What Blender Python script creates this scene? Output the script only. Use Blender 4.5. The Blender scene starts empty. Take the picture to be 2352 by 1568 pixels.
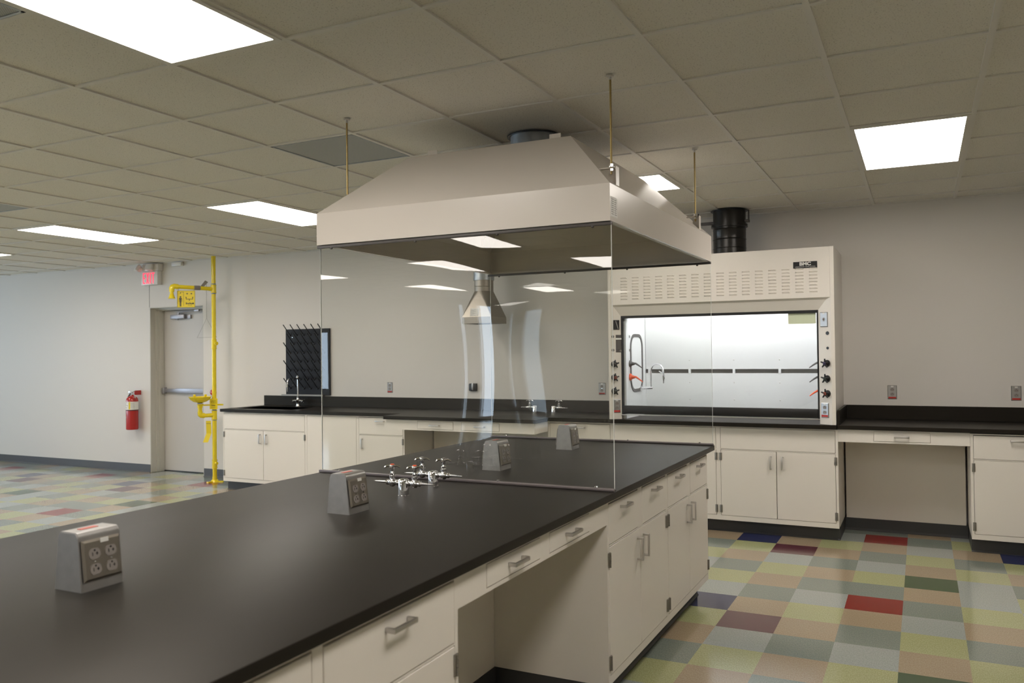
import bpy, bmesh, math, random
from mathutils import Vector, Matrix
random.seed(7)
C = bpy.context.scene.collection
S = bpy.context.scene
PI = math.pi
FT = 0.3048

# ------------------------------------------------------------------ camera
FPX = 1903.8
CAM = Vector((1.0348, -7.0116, 1.508))
yaw, pitch, roll = -0.4584, 0.0134, -0.0116
fw = Vector((math.sin(yaw)*math.cos(pitch), math.cos(yaw)*math.cos(pitch), math.sin(pitch)))
rt = Vector((math.cos(yaw), -math.sin(yaw), 0)); up = rt.cross(fw)
r2 = rt*math.cos(roll) + up*math.sin(roll); u2 = -rt*math.sin(roll) + up*math.cos(roll)
cam = bpy.data.cameras.new('camera'); camo = bpy.data.objects.new('camera', cam); C.objects.link(camo)
camo.matrix_world = Matrix(((r2.x, u2.x, -fw.x, CAM.x), (r2.y, u2.y, -fw.y, CAM.y), (r2.z, u2.z, -fw.z, CAM.z), (0, 0, 0, 1)))
cam.sensor_width = 36.0; cam.sensor_fit = 'HORIZONTAL'; cam.lens = FPX*36/2352
cam.clip_start = 0.05; cam.clip_end = 200
cam.dof.use_dof = True; cam.dof.focus_distance = 5.0; cam.dof.aperture_fstop = 4.0
S.camera = camo

# ------------------------------------------------------------------ world, colour, daylight
S.view_settings.view_transform = 'Standard'; S.view_settings.look = 'None'
S.view_settings.gamma = 1.0; S.view_settings.use_curve_mapping = False
S.view_settings.exposure = 1.0
S.cycles.use_denoising = True
S.cycles.max_bounces = 10; S.cycles.diffuse_bounces = 5; S.cycles.glossy_bounces = 5
S.cycles.transparent_max_bounces = 16
S.cycles.caustics_reflective = False; S.cycles.caustics_refractive = False
S.cycles.sample_clamp_indirect = 6.0
LAMP = 8.0                   # radiance of the troffer lenses
LAMP_COL = (1.0, 0.93, 0.85)
SKY = 4.2
w = bpy.data.worlds.new('world'); S.world = w; w.use_nodes = True
bg = w.node_tree.nodes['Background']; bg.inputs[0].default_value = (0.70, 0.84, 1.0, 1); bg.inputs[1].default_value = SKY

XL, XR, YF, YB, H = -13.8, 4.6, -17.0, 0.62, 2.72      # room
WINDOWS_LEFT = [(-4.2, -1.2, 0.75, 2.35), (-9.0, -5.6, 0.75, 2.35)]                       # y0,y1,z0,z1 on the left wall
WINDOWS_FRONT = [(-13.5, -12.33, 0.6, 2.0), (-8.82, -8.70, 0.04, 2.60), (-8.36, -7.95, 0.04, 2.60)]

def portal(loc, rot, sx, sy):
    l = bpy.data.lights.new('window_daylight', 'AREA'); l.shape = 'RECTANGLE'; l.size = sx; l.size_y = sy
    l.cycles.is_portal = True
    o = bpy.data.objects.new('window_daylight', l); C.objects.link(o); o.location = loc; o.rotation_euler = rot
for y0, y1, z0, z1 in WINDOWS_LEFT:
    portal((XL+0.02, (y0+y1)/2, (z0+z1)/2), (0, -PI/2, 0), z1-z0, y1-y0)
for x0, x1, z0, z1 in WINDOWS_FRONT:
    portal(((x0+x1)/2, YF+0.02, (z0+z1)/2), (PI/2, 0, 0), x1-x0, z1-z0)

# ------------------------------------------------------------------ materials
def mat(name, col, rough=0.5, metal=0.0, spec=0.5, emit=None, estr=0.0, coat=0.0):
    m = bpy.data.materials.new(name); m.use_nodes = True
    b = m.node_tree.nodes['Principled BSDF']
    b.inputs['Base Color'].default_value = (*col, 1); b.inputs['Roughness'].default_value = rough
    b.inputs['Metallic'].default_value = metal; b.inputs['Specular IOR Level'].default_value = spec
    b.inputs['Coat Weight'].default_value = coat; b.inputs['Coat Roughness'].default_value = 0.08
    if emit: b.inputs['Emission Color'].default_value = (*emit, 1); b.inputs['Emission Strength'].default_value = estr
    return m
def nodes(m): return m.node_tree.nodes, m.node_tree.links, m.node_tree.nodes['Principled BSDF']
def noise_tint(m, scale, amt, col, detail=3, stretch=None, contrast=(0.35, 0.65)):
    """blend towards a second colour by object-space noise"""
    n, l, b = nodes(m)
    tc = n.new('ShaderNodeTexCoord'); t = n.new('ShaderNodeTexNoise'); t.inputs['Scale'].default_value = scale; t.inputs['Detail'].default_value = detail
    if stretch:
        mp = n.new('ShaderNodeMapping'); mp.inputs['Scale'].default_value = stretch; l.new(tc.outputs['Object'], mp.inputs[0]); l.new(mp.outputs[0], t.inputs['Vector'])
    else: l.new(tc.outputs['Object'], t.inputs['Vector'])
    r = n.new('ShaderNodeMapRange'); r.inputs[1].default_value = contrast[0]; r.inputs[2].default_value = contrast[1]; r.inputs[4].default_value = amt
    l.new(t.outputs['Fac'], r.inputs[0])
    mx = n.new('ShaderNodeMix'); mx.data_type = 'RGBA'; l.new(r.outputs[0], mx.inputs[0])
    mx.inputs[6].default_value = b.inputs['Base Color'].default_value; mx.inputs[7].default_value = (*col, 1)
    l.new(mx.outputs[2], b.inputs['Base Color'])
    return t
def bump(m, scale, strength, dist=0.002, detail=2, stretch=None):
    n, l, b = nodes(m)
    tc = n.new('ShaderNodeTexCoord'); t = n.new('ShaderNodeTexNoise'); t.inputs['Scale'].default_value = scale; t.inputs['Detail'].default_value = detail
    if stretch:
        mp = n.new('ShaderNodeMapping'); mp.inputs['Scale'].default_value = stretch; l.new(tc.outputs['Object'], mp.inputs[0]); l.new(mp.outputs[0], t.inputs['Vector'])
    else: l.new(tc.outputs['Object'], t.inputs['Vector'])
    bp = n.new('ShaderNodeBump'); bp.inputs['Strength'].default_value = strength; bp.inputs['Distance'].default_value = dist
    l.new(t.outputs['Fac'], bp.inputs['Height']); l.new(bp.outputs[0], b.inputs['Normal'])

M = {}
M['wall'] = mat('wall_paint', (0.70, 0.67, 0.635), 0.55, spec=0.3); bump(M['wall'], 140, 0.08, 0.001)
M['wall2'] = mat('wall_paint_dark', (0.33, 0.32, 0.30), 0.6, spec=0.3)
M['tile'] = mat('ceiling_tile', (0.78, 0.755, 0.70), 0.9, spec=0.1)
noise_tint(M['tile'], 170, 0.65, (0.20, 0.18, 0.15), 2, contrast=(0.60, 0.72))
M['grid'] = mat('ceiling_grid_paint', (0.74, 0.72, 0.68), 0.5, spec=0.3)
M['void'] = mat('ceiling_shadow_gap', (0.05, 0.045, 0.04), 0.9, spec=0.0)
M['cab'] = mat('cabinet_paint', (0.78, 0.735, 0.675), 0.33, spec=0.4); bump(M['cab'], 260, 0.03, 0.0006)
M['cabin'] = mat('cabinet_inside', (0.30, 0.28, 0.25), 0.6, spec=0.2)
M['canopy'] = mat('canopy_paint', (0.66, 0.61, 0.555), 0.24, spec=0.5); bump(M['canopy'], 4, 0.03, 0.004, 1)
M['top'] = mat('black_epoxy_resin', (0.011, 0.0095, 0.0078), 0.43, spec=0.22)
M['top'].node_tree.nodes['Principled BSDF'].inputs['Specular Tint'].default_value = (1.0, 0.90, 0.76, 1)
noise_tint(M['top'], 1.6, 0.5, (0.016, 0.0142, 0.012), 4); bump(M['top'], 420, 0.04, 0.0005)
M['base'] = mat('cove_base_vinyl', (0.050, 0.051, 0.053), 0.42, spec=0.4)
M['base_l'] = mat('cove_base_grey', (0.085, 0.088, 0.097), 0.42, spec=0.4)
M['hinge'] = mat('dull_hinge_steel', (0.33, 0.31, 0.28), 0.4, 0.9)
M['redfade'] = mat('faded_red_label', (0.60, 0.15, 0.12), 0.5)
M['alum'] = mat('satin_aluminium', (0.62, 0.60, 0.58), 0.34, 1.0)
M['steel'] = mat('brushed_steel', (0.33, 0.30, 0.26), 0.46, 1.0); bump(M['steel'], 60, 0.10, 0.0006, 2, (40, 1, 1))
M['cast'] = mat('cast_aluminium', (0.47, 0.46, 0.45), 0.46, 1.0); noise_tint(M['cast'], 30, 0.4, (0.37, 0.36, 0.355))
M['chrome'] = mat('chrome', (0.82, 0.82, 0.84), 0.05, 1.0)
M['chromed'] = mat('satin_chrome', (0.42, 0.415, 0.41), 0.38, 1.0)
M['doorhw'] = mat('dull_silver_hardware', (0.36, 0.35, 0.37), 0.42, 0.8)
M['galv'] = mat('galvanised_steel', (0.42, 0.45, 0.47), 0.42, 1.0); noise_tint(M['galv'], 22, 0.6, (0.28, 0.30, 0.32), 1)
M['brass'] = mat('zinc_brass_rod', (0.36, 0.27, 0.12), 0.45, 1.0)
M['rail'] = mat('grey_channel', (0.20, 0.175, 0.18), 0.38, 0.6)
M['black'] = mat('black_plastic', (0.012, 0.012, 0.013), 0.35)
M['blackm'] = mat('black_duct_paint', (0.022, 0.020, 0.018), 0.28, 0.4); bump(M['blackm'], 9, 0.25, 0.01, 3)
M['dgrey'] = mat('dark_grey_plastic', (0.085, 0.075, 0.072), 0.45)
M['slate'] = mat('slate_blue_plastic', (0.055, 0.07, 0.09), 0.35)
M['mgrey'] = mat('mid_grey_plastic', (0.23, 0.215, 0.20), 0.5)
M['slot'] = mat('slot_dark', (0.10, 0.095, 0.09), 0.6)
M['white'] = mat('white_plastic', (0.72, 0.70, 0.68), 0.35)
M['liner'] = mat('white_liner', (0.80, 0.80, 0.80), 0.35, spec=0.4)
M['paper'] = mat('paper_label', (0.80, 0.79, 0.76), 0.6)
M['cream'] = mat('cream_card', (0.86, 0.86, 0.60), 0.6)
M['orange'] = mat('orange_plastic', (0.85, 0.10, 0.02), 0.35)
M['purple'] = mat('violet_button', (0.13, 0.08, 0.30), 0.4)
M['greenb'] = mat('green_button', (0.05, 0.09, 0.07), 0.4)
M['red'] = mat('red_enamel', (0.42, 0.012, 0.010), 0.2, coat=0.4)
M['redlab'] = mat('red_label', (0.48, 0.03, 0.02), 0.5)
M['yellow'] = mat('yellow_enamel', (0.82, 0.64, 0.012), 0.25, coat=0.3)
M['ylabel'] = mat('yellow_label', (0.78, 0.60, 0.02), 0.5)
M['recept'] = mat('grey_receptacle', (0.30, 0.27, 0.25), 0.4)
M['peg'] = mat('black_peg', (0.008, 0.008, 0.009), 0.4)
M['board'] = mat('black_pegboard', (0.013, 0.014, 0.018), 0.5, spec=0.25)
M['band'] = mat('blue_thread_tape', (0.10, 0.20, 0.42), 0.5)
M['exitred'] = mat('exit_letter_glow', (0.7, 0.02, 0.04), 0.5, emit=(1.0, 0.035, 0.075), estr=0.95)
M['lens'] = mat('troffer_lens', (0.9, 0.9, 0.9), 0.4, emit=LAMP_COL, estr=LAMP)
M['hoodlamp'] = mat('hood_lamp_lens', (0.9, 0.9, 0.9), 0.4, emit=(0.97, 0.98, 1.0), estr=6.8)
M['return'] = mat('return_grille', (0.40, 0.42, 0.42), 0.6, 0.0)
M['doorp'] = mat('door_paint', (0.56, 0.53, 0.50), 0.4)
M['frame'] = mat('door_frame_paint', (0.56, 0.54, 0.49), 0.4)
def _ret():
    n, l, b = nodes(M['return']); tc = n.new('ShaderNodeTexCoord'); ck = n.new('ShaderNodeTexChecker'); ck.inputs['Scale'].default_value = 190
    ck.inputs[1].default_value = (0.50, 0.52, 0.52, 1); ck.inputs[2].default_value = (0.30, 0.31, 0.31, 1)
    l.new(tc.outputs['Object'], ck.inputs[0]); l.new(ck.outputs[0], b.inputs['Base Color'])
_ret()
def glass_mat(name, ior, tint, warp):
    m = bpy.data.materials.new(name); m.use_nodes = True; n = m.node_tree.nodes; l = m.node_tree.links; n.clear()
    out = n.new('ShaderNodeOutputMaterial'); mx = n.new('ShaderNodeMixShader'); tr = n.new('ShaderNodeBsdfTransparent'); gl = n.new('ShaderNodeBsdfGlossy')
    tr.inputs[0].default_value = (*tint, 1); gl.inputs['Roughness'].default_value = 0.0; gl.inputs[0].default_value = (1, 1, 1, 1)
    fr = n.new('ShaderNodeFresnel'); fr.inputs[0].default_value = ior
    ge = n.new('ShaderNodeNewGeometry'); sb = n.new('ShaderNodeMath'); sb.operation = 'SUBTRACT'; sb.inputs[0].default_value = 1.0
    mu = n.new('ShaderNodeMath'); mu.operation = 'MULTIPLY'
    l.new(ge.outputs['Backfacing'], sb.inputs[1]); l.new(fr.outputs[0], mu.inputs[0]); l.new(sb.outputs[0], mu.inputs[1])
    if warp:
        tc = n.new('ShaderNodeTexCoord'); t = n.new('ShaderNodeTexNoise'); t.inputs['Scale'].default_value = 1.1; t.inputs['Detail'].default_value = 0
        bp = n.new('ShaderNodeBump'); bp.inputs['Strength'].default_value = warp; bp.inputs['Distance'].default_value = 0.01
        l.new(tc.outputs['Object'], t.inputs['Vector']); l.new(t.outputs['Fac'], bp.inputs['Height']); l.new(bp.outputs[0], gl.inputs['Normal'])
    l.new(mu.outputs[0], mx.inputs[0]); l.new(tr.outputs[0], mx.inputs[1]); l.new(gl.outputs[0], mx.inputs[2]); l.new(mx.outputs[0], out.inputs[0])
    return m
M['glass'] = glass_mat('shield_glass', 1.60, (0.96, 0.965, 0.955), 0)
M['glass_far'] = glass_mat('weak_reflection_glass', 1.34, (0.96, 0.965, 0.955), 0)  # lower ior only weakens the far pane's reflections; same thickness as the near one
M['edge'] = mat('polished_glass_edge', (0.80, 0.82, 0.80), 0.5)
M['wglass'] = glass_mat('window_glass', 1.5, (0.95, 0.97, 0.98), 0)

# floor tile colours, mottled like vinyl composition tile
TILE = {}
for k, c, d in (('T', (0.335, 0.255, 0.165), (0.39, 0.31, 0.21)), ('Y', (0.335, 0.345, 0.165), (0.42, 0.43, 0.235)), ('S', (0.185, 0.215, 0.185), (0.24, 0.27, 0.235)),
                ('L', (0.30, 0.325, 0.305), (0.37, 0.395, 0.375)), ('R', (0.22, 0.016, 0.013), (0.235, 0.022, 0.018)), ('P', (0.095, 0.025, 0.036), (0.11, 0.032, 0.045)),
                ('B', (0.020, 0.026, 0.088), (0.027, 0.034, 0.10)), ('G', (0.040, 0.078, 0.030), (0.050, 0.09, 0.038))):
    m = mat('vinyl_tile_'+k, c, 0.16, spec=0.75); noise_tint(m, 190, 1.0, d, 4, (1, 0.4, 1), (0.40, 0.62))
    n, l, b = nodes(m)
    tc = n.new('ShaderNodeTexCoord'); t = n.new('ShaderNodeTexNoise'); t.inputs['Scale'].default_value = 5; t.inputs['Detail'].default_value = 3
    rr = n.new('ShaderNodeMapRange'); rr.inputs[3].default_value = 0.08; rr.inputs[4].default_value = 0.17
    l.new(tc.outputs['Object'], t.inputs['Vector']); l.new(t.outputs['Fac'], rr.inputs[0]); l.new(rr.outputs[0], b.inputs['Roughness'])
    TILE[k] = m
# TILEMAP[i mod 6][k], k = row index away from the back wall (rows 0..5)
TILEMAP = {0: 'TPLYTS', 1: 'YTSTSL', 2: 'TSLYSR', 3: 'LYTGTS', 4: 'TSYLLY', 5: 'BYTSYL'}

# ------------------------------------------------------------------ mesh helpers
class MB:
    def __init__(s, off=(0, 0, 0)):
        s.bm = bmesh.new(); s.off = Vector(off)
    def box(s, x0, x1, y0, y1, z0, z1, bev=0, seg=2):
        g = bmesh.ops.create_cube(s.bm, size=1.0)
        for v in g['verts']:
            v.co = Vector(((x0+x1)/2+v.co.x*(x1-x0), (y0+y1)/2+v.co.y*(y1-y0), (z0+z1)/2+v.co.z*(z1-z0)))
        if bev:
            es = list({e for v in g['verts'] for e in v.link_edges})
            bmesh.ops.bevel(s.bm, geom=es, offset=bev, segments=seg, affect='EDGES', profile=0.5)
        return s
    def poly(s, pts):
        vs = [s.bm.verts.new(p) for p in pts]; return s.bm.faces.new(vs)
    def prism(s, pts, d):
        """pts: planar polygon (3D), extruded by vector d"""
        d = Vector(d); a = [s.bm.verts.new(p) for p in pts]; b = [s.bm.verts.new(Vector(p)+d) for p in pts]
        n = len(a); s.bm.faces.new(a[::-1]); s.bm.faces.new(b)
        for i in range(n): s.bm.faces.new((a[i], a[(i+1) % n], b[(i+1) % n], b[i]))
        return s
    def frame(s, p, ax):
        ax = Vector(ax).normalized(); t = Vector((0, 0, 1)) if abs(ax.z) < 0.9 else Vector((1, 0, 0))
        u = ax.cross(t).normalized(); v = ax.cross(u).normalized(); return u, v, ax
    def lathe(s, prof, p=(0, 0, 0), ax=(0, 0, 1), n=20, cap=True):
        u, v, a = s.frame(p, ax); p = Vector(p); rings = []
        for r, h in prof:
            rings.append([s.bm.verts.new(p + a*h + (u*math.cos(2*PI*k/n)+v*math.sin(2*PI*k/n))*max(r, 1e-5)) for k in range(n)])
        for A, B_ in zip(rings, rings[1:]):
            for k in range(n): s.bm.faces.new((A[k], A[(k+1) % n], B_[(k+1) % n], B_[k]))
        if cap:
            s.bm.faces.new(rings[0][::-1]); s.bm.faces.new(rings[-1])
        return s
    def cyl(s, p0, p1, r, n=16, r1=None):
        p0, p1 = Vector(p0), Vector(p1); L = (p1-p0).length
        return s.lathe([(r, 0), (r if r1 is None else r1, L)], p0, p1-p0, n)
    def tube(s, path, r, n=12, closed=False):
        P = [Vector(p) for p in path]; m = len(P); rings = []
        rr = r if isinstance(r, (list, tuple)) else [r]*m
        t0 = (P[1]-P[0]).normalized(); ref = Vector((0, 0, 1)) if abs(t0.z) < 0.9 else Vector((1, 0, 0)); u = t0.cross(ref).normalized()
        for i in range(m):
            if closed: t = (P[(i+1) % m]-P[i-1]).normalized()
            elif i == 0: t = (P[1]-P[0]).normalized()
            elif i == m-1: t = (P[-1]-P[-2]).normalized()
            else: t = ((P[i+1]-P[i]).normalized()+(P[i]-P[i-1]).normalized()).normalized()
            u = (u - t*u.dot(t)).normalized(); v = t.cross(u)
            rings.append([s.bm.verts.new(P[i]+(u*math.cos(2*PI*k/n)+v*math.sin(2*PI*k/n))*rr[i]) for k in range(n)])
        pr = list(zip(rings, rings[1:])) + ([(rings[-1], rings[0])] if closed else [])
        for A, B_ in pr:
            for k in range(n): s.bm.faces.new((A[k], A[(k+1) % n], B_[(k+1) % n], B_[k]))
        if not closed: s.bm.faces.new(rings[0][::-1]); s.bm.faces.new(rings[-1])
        return s
    def sphere(s, p, r, sc=(1, 1, 1), seg=14):
        g = bmesh.ops.create_uvsphere(s.bm, u_segments=seg, v_segments=seg//2+1, radius=r)
        for v in g['verts']: v.co = Vector((v.co.x*sc[0], v.co.y*sc[1], v.co.z*sc[2])) + Vector(p)
        return s
    def xf(s, m):
        bmesh.ops.transform(s.bm, matrix=m, verts=s.bm.verts); return s
    def build(s, name, m, parent=None, smooth=True, kind=None, label=None):
        bm = s.bm
        bmesh.ops.recalc_face_normals(bm, faces=bm.faces)
        if s.off.length: bmesh.ops.translate(bm, vec=-s.off, verts=bm.verts)
        me = bpy.data.meshes.new(name); bm.to_mesh(me); bm.free()
        ms = m if isinstance(m, list) else [m]
        for x in ms: me.materials.append(x)
        if smooth:
            me.shade_smooth()
            try: me.set_sharp_from_angle(angle=math.radians(32))
            except Exception: pass
        o = bpy.data.objects.new(name, me); C.objects.link(o)
        if parent: o.parent = parent
        if kind: o['kind'] = kind
        if label: o['label'] = label
        return o
def thing(name, label, cat, loc=(0, 0, 0), rz=0, group=None):
    o = bpy.data.objects.new(name, None); C.objects.link(o); o.location = loc; o.rotation_euler = (0, 0, rz)
    o['label'] = label; o['category'] = cat
    if group: o['group'] = group
    o.empty_display_size = 0.05
    return o
def tag(o, label, cat, group=None):
    o['label'] = label; o['category'] = cat
    if group: o['group'] = group
    return o
def kids(o): return [x for x in C.objects if x.parent == o]
def copy_tree(o, parent=None):
    c = o.copy(); C.objects.link(c)
    if parent: c.parent = parent
    for ch in kids(o): copy_tree(ch, c)
    return c
def clone(root, loc, rz, label, group=None):
    r = copy_tree(root); r.location = loc; r.rotation_euler = (0, 0, rz); r['label'] = label
    if group: r['group'] = group
    return r
def text(name, body, size, m, parent, loc, rot, sx=1.0, ext=0.0004, align='CENTER', bold=0.0, label=None):
    cu = bpy.data.curves.new(name, 'FONT'); cu.body = body; cu.size = size; cu.extrude = ext; cu.align_x = align; cu.align_y = 'CENTER'; cu.offset = bold
    cu.resolution_u = 3
    o = bpy.data.objects.new(name, cu); C.objects.link(o)
    dg = bpy.context.evaluated_depsgraph_get(); me = bpy.data.meshes.new_from_object(o.evaluated_get(dg))
    bpy.data.objects.remove(o); me.transform(Matrix.Diagonal((sx, 1, 1, 1))); me.name = name
    me.materials.clear(); me.materials.append(m)
    o = bpy.data.objects.new(name, me); C.objects.link(o); o.parent = parent; o.location = loc; o.rotation_euler = rot
    if label: o['label'] = label
    return o

# ------------------------------------------------------------------ room shell
def struct(mb, name, m, smooth=False): return mb.build(name, m, None, smooth, kind='structure')
# floor: one mesh, one face per 12 inch tile, six by six repeat
keys = list(TILE); bm = bmesh.new()
i0, i1, j0, j1 = math.floor(XL/FT), math.ceil(XR/FT), math.floor(YF/FT), math.ceil(YB/FT)+1
vg = {}
for i in range(i0, i1+1):
    for j in range(j0, j1+1):
        vg[i, j] = bm.verts.new((min(max(i*FT, XL-0.1), XR+0.1), min(max(j*FT, YF-0.1), 0.95), 0))
for i in range(i0, i1):
    for j in range(j0, j1):
        f = bm.faces.new((vg[i, j], vg[i+1, j], vg[i+1, j+1], vg[i, j+1])); f.material_index = keys.index(TILEMAP[i % 6][(-j-1) % 6])
me = bpy.data.meshes.new('floor'); bm.to_mesh(me); bm.free()
for k in keys: me.materials.append(TILE[k])
fo = bpy.data.objects.new('floor', me); C.objects.link(fo); fo['kind'] = 'structure'
struct(MB().box(XL-0.2, XR+0.2, YF-0.2, 1.2, -0.2, -0.002), 'floor_slab', M['wall2'])

# back wall with the door opening
DX0, DX1, DZ = -8.02, -7.06, 2.155
b = MB()
b.box(XL-0.2, DX0, YB, YB+0.25, 0, 3.1); b.box(DX1, XR+0.2, YB, YB+0.25, 0, 3.1); b.box(DX0, DX1, YB, YB+0.25, DZ, 3.1)
struct(b, 'wall_back', M['wall'])
def holed(name, axis, pos, thick, a0, a1, holes, m):
    """wall normal to axis with rectangular holes (a_lo,a_hi,z_lo,z_hi)"""
    b = MB(); hs = sorted(holes); cur = a0
    def bx(p, q, z0, z1):
        if q-p < 1e-4: return
        lo, hi = min(pos, pos+thick), max(pos, pos+thick)
        if axis == 'x': b.box(lo, hi, p, q, z0, z1)
        else: b.box(p, q, lo, hi, z0, z1)
    for p, q, z0, z1 in hs:
        bx(cur, p, 0, 3.1); bx(p, q, 0, z0); bx(p, q, z1, 3.1); cur = q
    bx(cur, a1, 0, 3.1)
    return struct(b, name, m)
holed('wall_left', 'x', XL, -0.2, YF-0.2, YB+0.25, WINDOWS_LEFT, M['wall'])
holed('wall_front', 'y', YF, -0.2, XL-0.2, XR+0.2, WINDOWS_FRONT, M['wall'])
holed('wall_right', 'x', XR, 0.2, YF-0.2, YB+0.25, [], M['wall'])
n = 0
for (p, q, z0, z1), ax in [(h, 'x') for h in WINDOWS_LEFT]+[(h, 'y') for h in WINDOWS_FRONT]:
    n += 1; b = MB(); t = 0.035; small = q-p < 0.6
    g = MB()
    mids = [] if small else [(p+q)/2]
    P = XL if ax == 'x' else YF
    def bx(bb, a0, a1, c0, c1, d0=-0.12, d1=-0.06):
        if ax == 'x': bb.box(P+d0, P+d1, a0, a1, c0, c1)
        else: bb.box(a0, a1, P+d0, P+d1, c0, c1)
    t = 0.012 if small else 0.04
    bx(b, p, p+t, z0, z1); bx(b, q-t, q, z0, z1); bx(b, p+t, q-t, z0, z0+t); bx(b, p+t, q-t, z1-t, z1)
    for mdl in mids: bx(b, mdl-0.02, mdl+0.02, z0+t, z1-t)
    wo = b.build('window_%d' % n, M['alum'], None, False, kind='structure')
    bx(g, p+t, q-t, z0+t, z1-t, -0.095, -0.089); g.build('pane', M['wglass'], wo, False)

# ceiling: recessed tegular tiles, exposed grid
CX, CY, CS = 0.0815, -3.936, 0.6096
def cell(i, j): return CX+i*CS, CX+(i+1)*CS, CY+j*CS, CY+(j+1)*CS
TROFFERS = [(1, 3), (-7, 3), (-11, 3), (-15, 3), (-3, -3), (1, -3), (-7, -3), (-11, -3), (-15, -3), (1, -9), (-6, -8), (-1, -8), (-5, -12), (-9, -12), (-13, -12), (-1, -18), (-5, -18), (-9, -18), (-13, -18)]
SMALL = (-2, 4)            # one square two by two troffer beside the canopy duct
GRILLES = [(-4, 1), (-4, -3), (-10, 1)]
skip = set(GRILLES) | {SMALL} | {(i, j) for i, j in TROFFERS} | {(i, j+1) for i, j in TROFFERS}
b = MB(); b.box(XL-0.2, XR+0.2, YF-0.2, YB+0.25, H+0.012, H+0.3)
struct(b, 'ceiling_slab', M['void'])
b = MB()
I0, I1, J0, J1 = math.floor((XL-CX)/CS), math.ceil((XR-CX)/CS), math.floor((YF-CY)/CS), math.ceil((YB-CY)/CS)
for i in range(I0, I1):
    for j in range(J0, J1):
        if (i, j) in skip: continue
        x0, x1, y0, y1 = cell(i, j); g = 0.0095
        x0, x1, y0, y1 = max(x0+g, XL), min(x1-g, XR), max(y0+g, YF), min(y1-g, YB)
        if x1-x0 < 0.01 or y1-y0 < 0.01: continue
        z = H+0.0085
        v = [(x0, y0, z), (x1, y0, z), (x1, y1, z), (x0, y1, z)]
        b.poly(v[::-1])
        for k in range(4):
            a, c = v[k], v[(k+1) % 4]; b.poly([a, c, (c[0], c[1], z+0.0035), (a[0], a[1], z+0.0035)])
struct(b, 'ceiling', M['tile'])
b = MB(); hw = 0.0118
for i in range(I0, I1+1):
    x = CX+i*CS
    if XL < x < XR: b.box(x-hw, x+hw, YF, YB, H+0.0002, H+0.0085)
for j in range(J0, J1+1):
    y = CY+j*CS
    if YF < y < YB: b.box(XL, XR, y-hw, y+hw, H+0.0008, H+0.0080)
b.box(XL, XR, YB-0.022, YB, H, H+0.01); b.box(XL, XR, YF, YF+0.022, H, H+0.01); b.box(XL, XL+0.022, YF, YB, H, H+0.01); b.box(XR-0.022, XR, YF, YB, H, H+0.01)
struct(b, 'trim_1', M['grid'])
# cove base
def cove(b, x0, x1, y, z=0.102):     # along x, front face towards -y
    b.prism([(x0, y, 0), (x0, y-0.014, 0), (x0, y-0.014, 0.004), (x0, y-0.004, 0.016), (x0, y-0.004, z), (x0, y, z)], (x1-x0, 0, 0))
b = MB(); cove(b, XL, DX0, YB); b.box(DX0, DX0+0.004, YB-0.004, YB+0.06, 0, 0.102)
struct(b, 'baseboard_back', M['base_l'])
b = MB(); cove(b, DX1, -6.03, YB); struct(b, 'baseboard_back_right', M['base_l'])
b = MB(); b.box(XL, XL+0.004, YF, YB, 0, 0.102); struct(b, 'baseboard_left', M['base_l'])
b = MB(); b.box(XR-0.004, XR, YF, -0.1, 0, 0.102); struct(b, 'baseboard_right', M['base_l'])
b = MB(); b.box(XL, XR, YF, YF+0.004, 0, 0.06); struct(b, 'baseboard_front', M['base_l'])
# wall panel joint above the door
struct(MB().box(DX0-0.004, DX0+0.001, YB-0.0015, YB, DZ, 2.6), 'trim_2', M['slot'])

# door
b = MB()
yf = 0.80
for x0, x1 in ((DX0, DX0+0.012), (DX1-0.012, DX1)): b.box(x0, x1, YB+0.001, YB+0.25, 0, DZ)
b.box(DX0, DX1, YB+0.001, YB+0.25, DZ-0.012, DZ)
b.box(DX0+0.012, DX0+0.028, 0.70, YB+0.25, 0, DZ-0.012); b.box(DX1-0.028, DX1-0.012, 0.70, YB+0.25, 0, DZ-0.012); b.box(DX0+0.028, DX1-0.028, 0.70, YB+0.25, DZ-0.028, DZ-0.012)
b.box(DX0+0.028, DX0+0.04, 0.74, YB+0.25, 0, DZ-0.028); b.box(DX1-0.04, DX1-0.028, 0.74, YB+0.25, 0, DZ-0.028); b.box(DX0+0.04, DX1-0.04, 0.74, YB+0.25, DZ-0.040, DZ-0.028)
struct(b, 'trim_3', M['frame'])
struct(MB().box(DX0-0.1, DX1+0.1, YB+0.251, YB+0.30, -0.1, 2.4), 'light_stop_behind_door', M['wall2'])  # unseen box added to stop sky light leaking in round the door
door = MB().box(DX0+0.044, DX1-0.044, 0.815, 0.86, 0.008, DZ-0.044, 0.002).build('door_1', M['doorp'], None, False, kind='structure')
b = MB(); b.box(-7.975, -7.09, 0.775, 0.815, 1.035, 1.085, 0.004); b.box(-7.975, -7.93, 0.765, 0.815, 1.02, 1.10, 0.006); b.box(-7.72, -7.09, 0.765, 0.78, 1.028, 1.092, 0.004)
b.build('push_bar', M['doorhw'], door)
b = MB(); b.box(-7.80, -7.55, 0.755, 0.812, 2.00, 2.055, 0.006); b.box(-7.55, -7.47, 0.79, 0.814, 2.0, 2.05, 0.003)
b.cyl((-7.68, 0.77, 1.985), (-7.68, 0.77, 2.0), 0.014); b.cyl((-7.67, 0.78, 2.05), (-7.67, 0.78, 2.085), 0.016)
b.tube([(-7.67, 0.78, 2.075), (-7.52, 0.73, 2.085), (-7.30, 0.745, 2.095)], 0.008, 8); b.box(-7.34, -7.26, 0.73, 0.76, 2.085, 2.11, 0.003)
b.build('door_closer', M['doorhw'], door)
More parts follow.
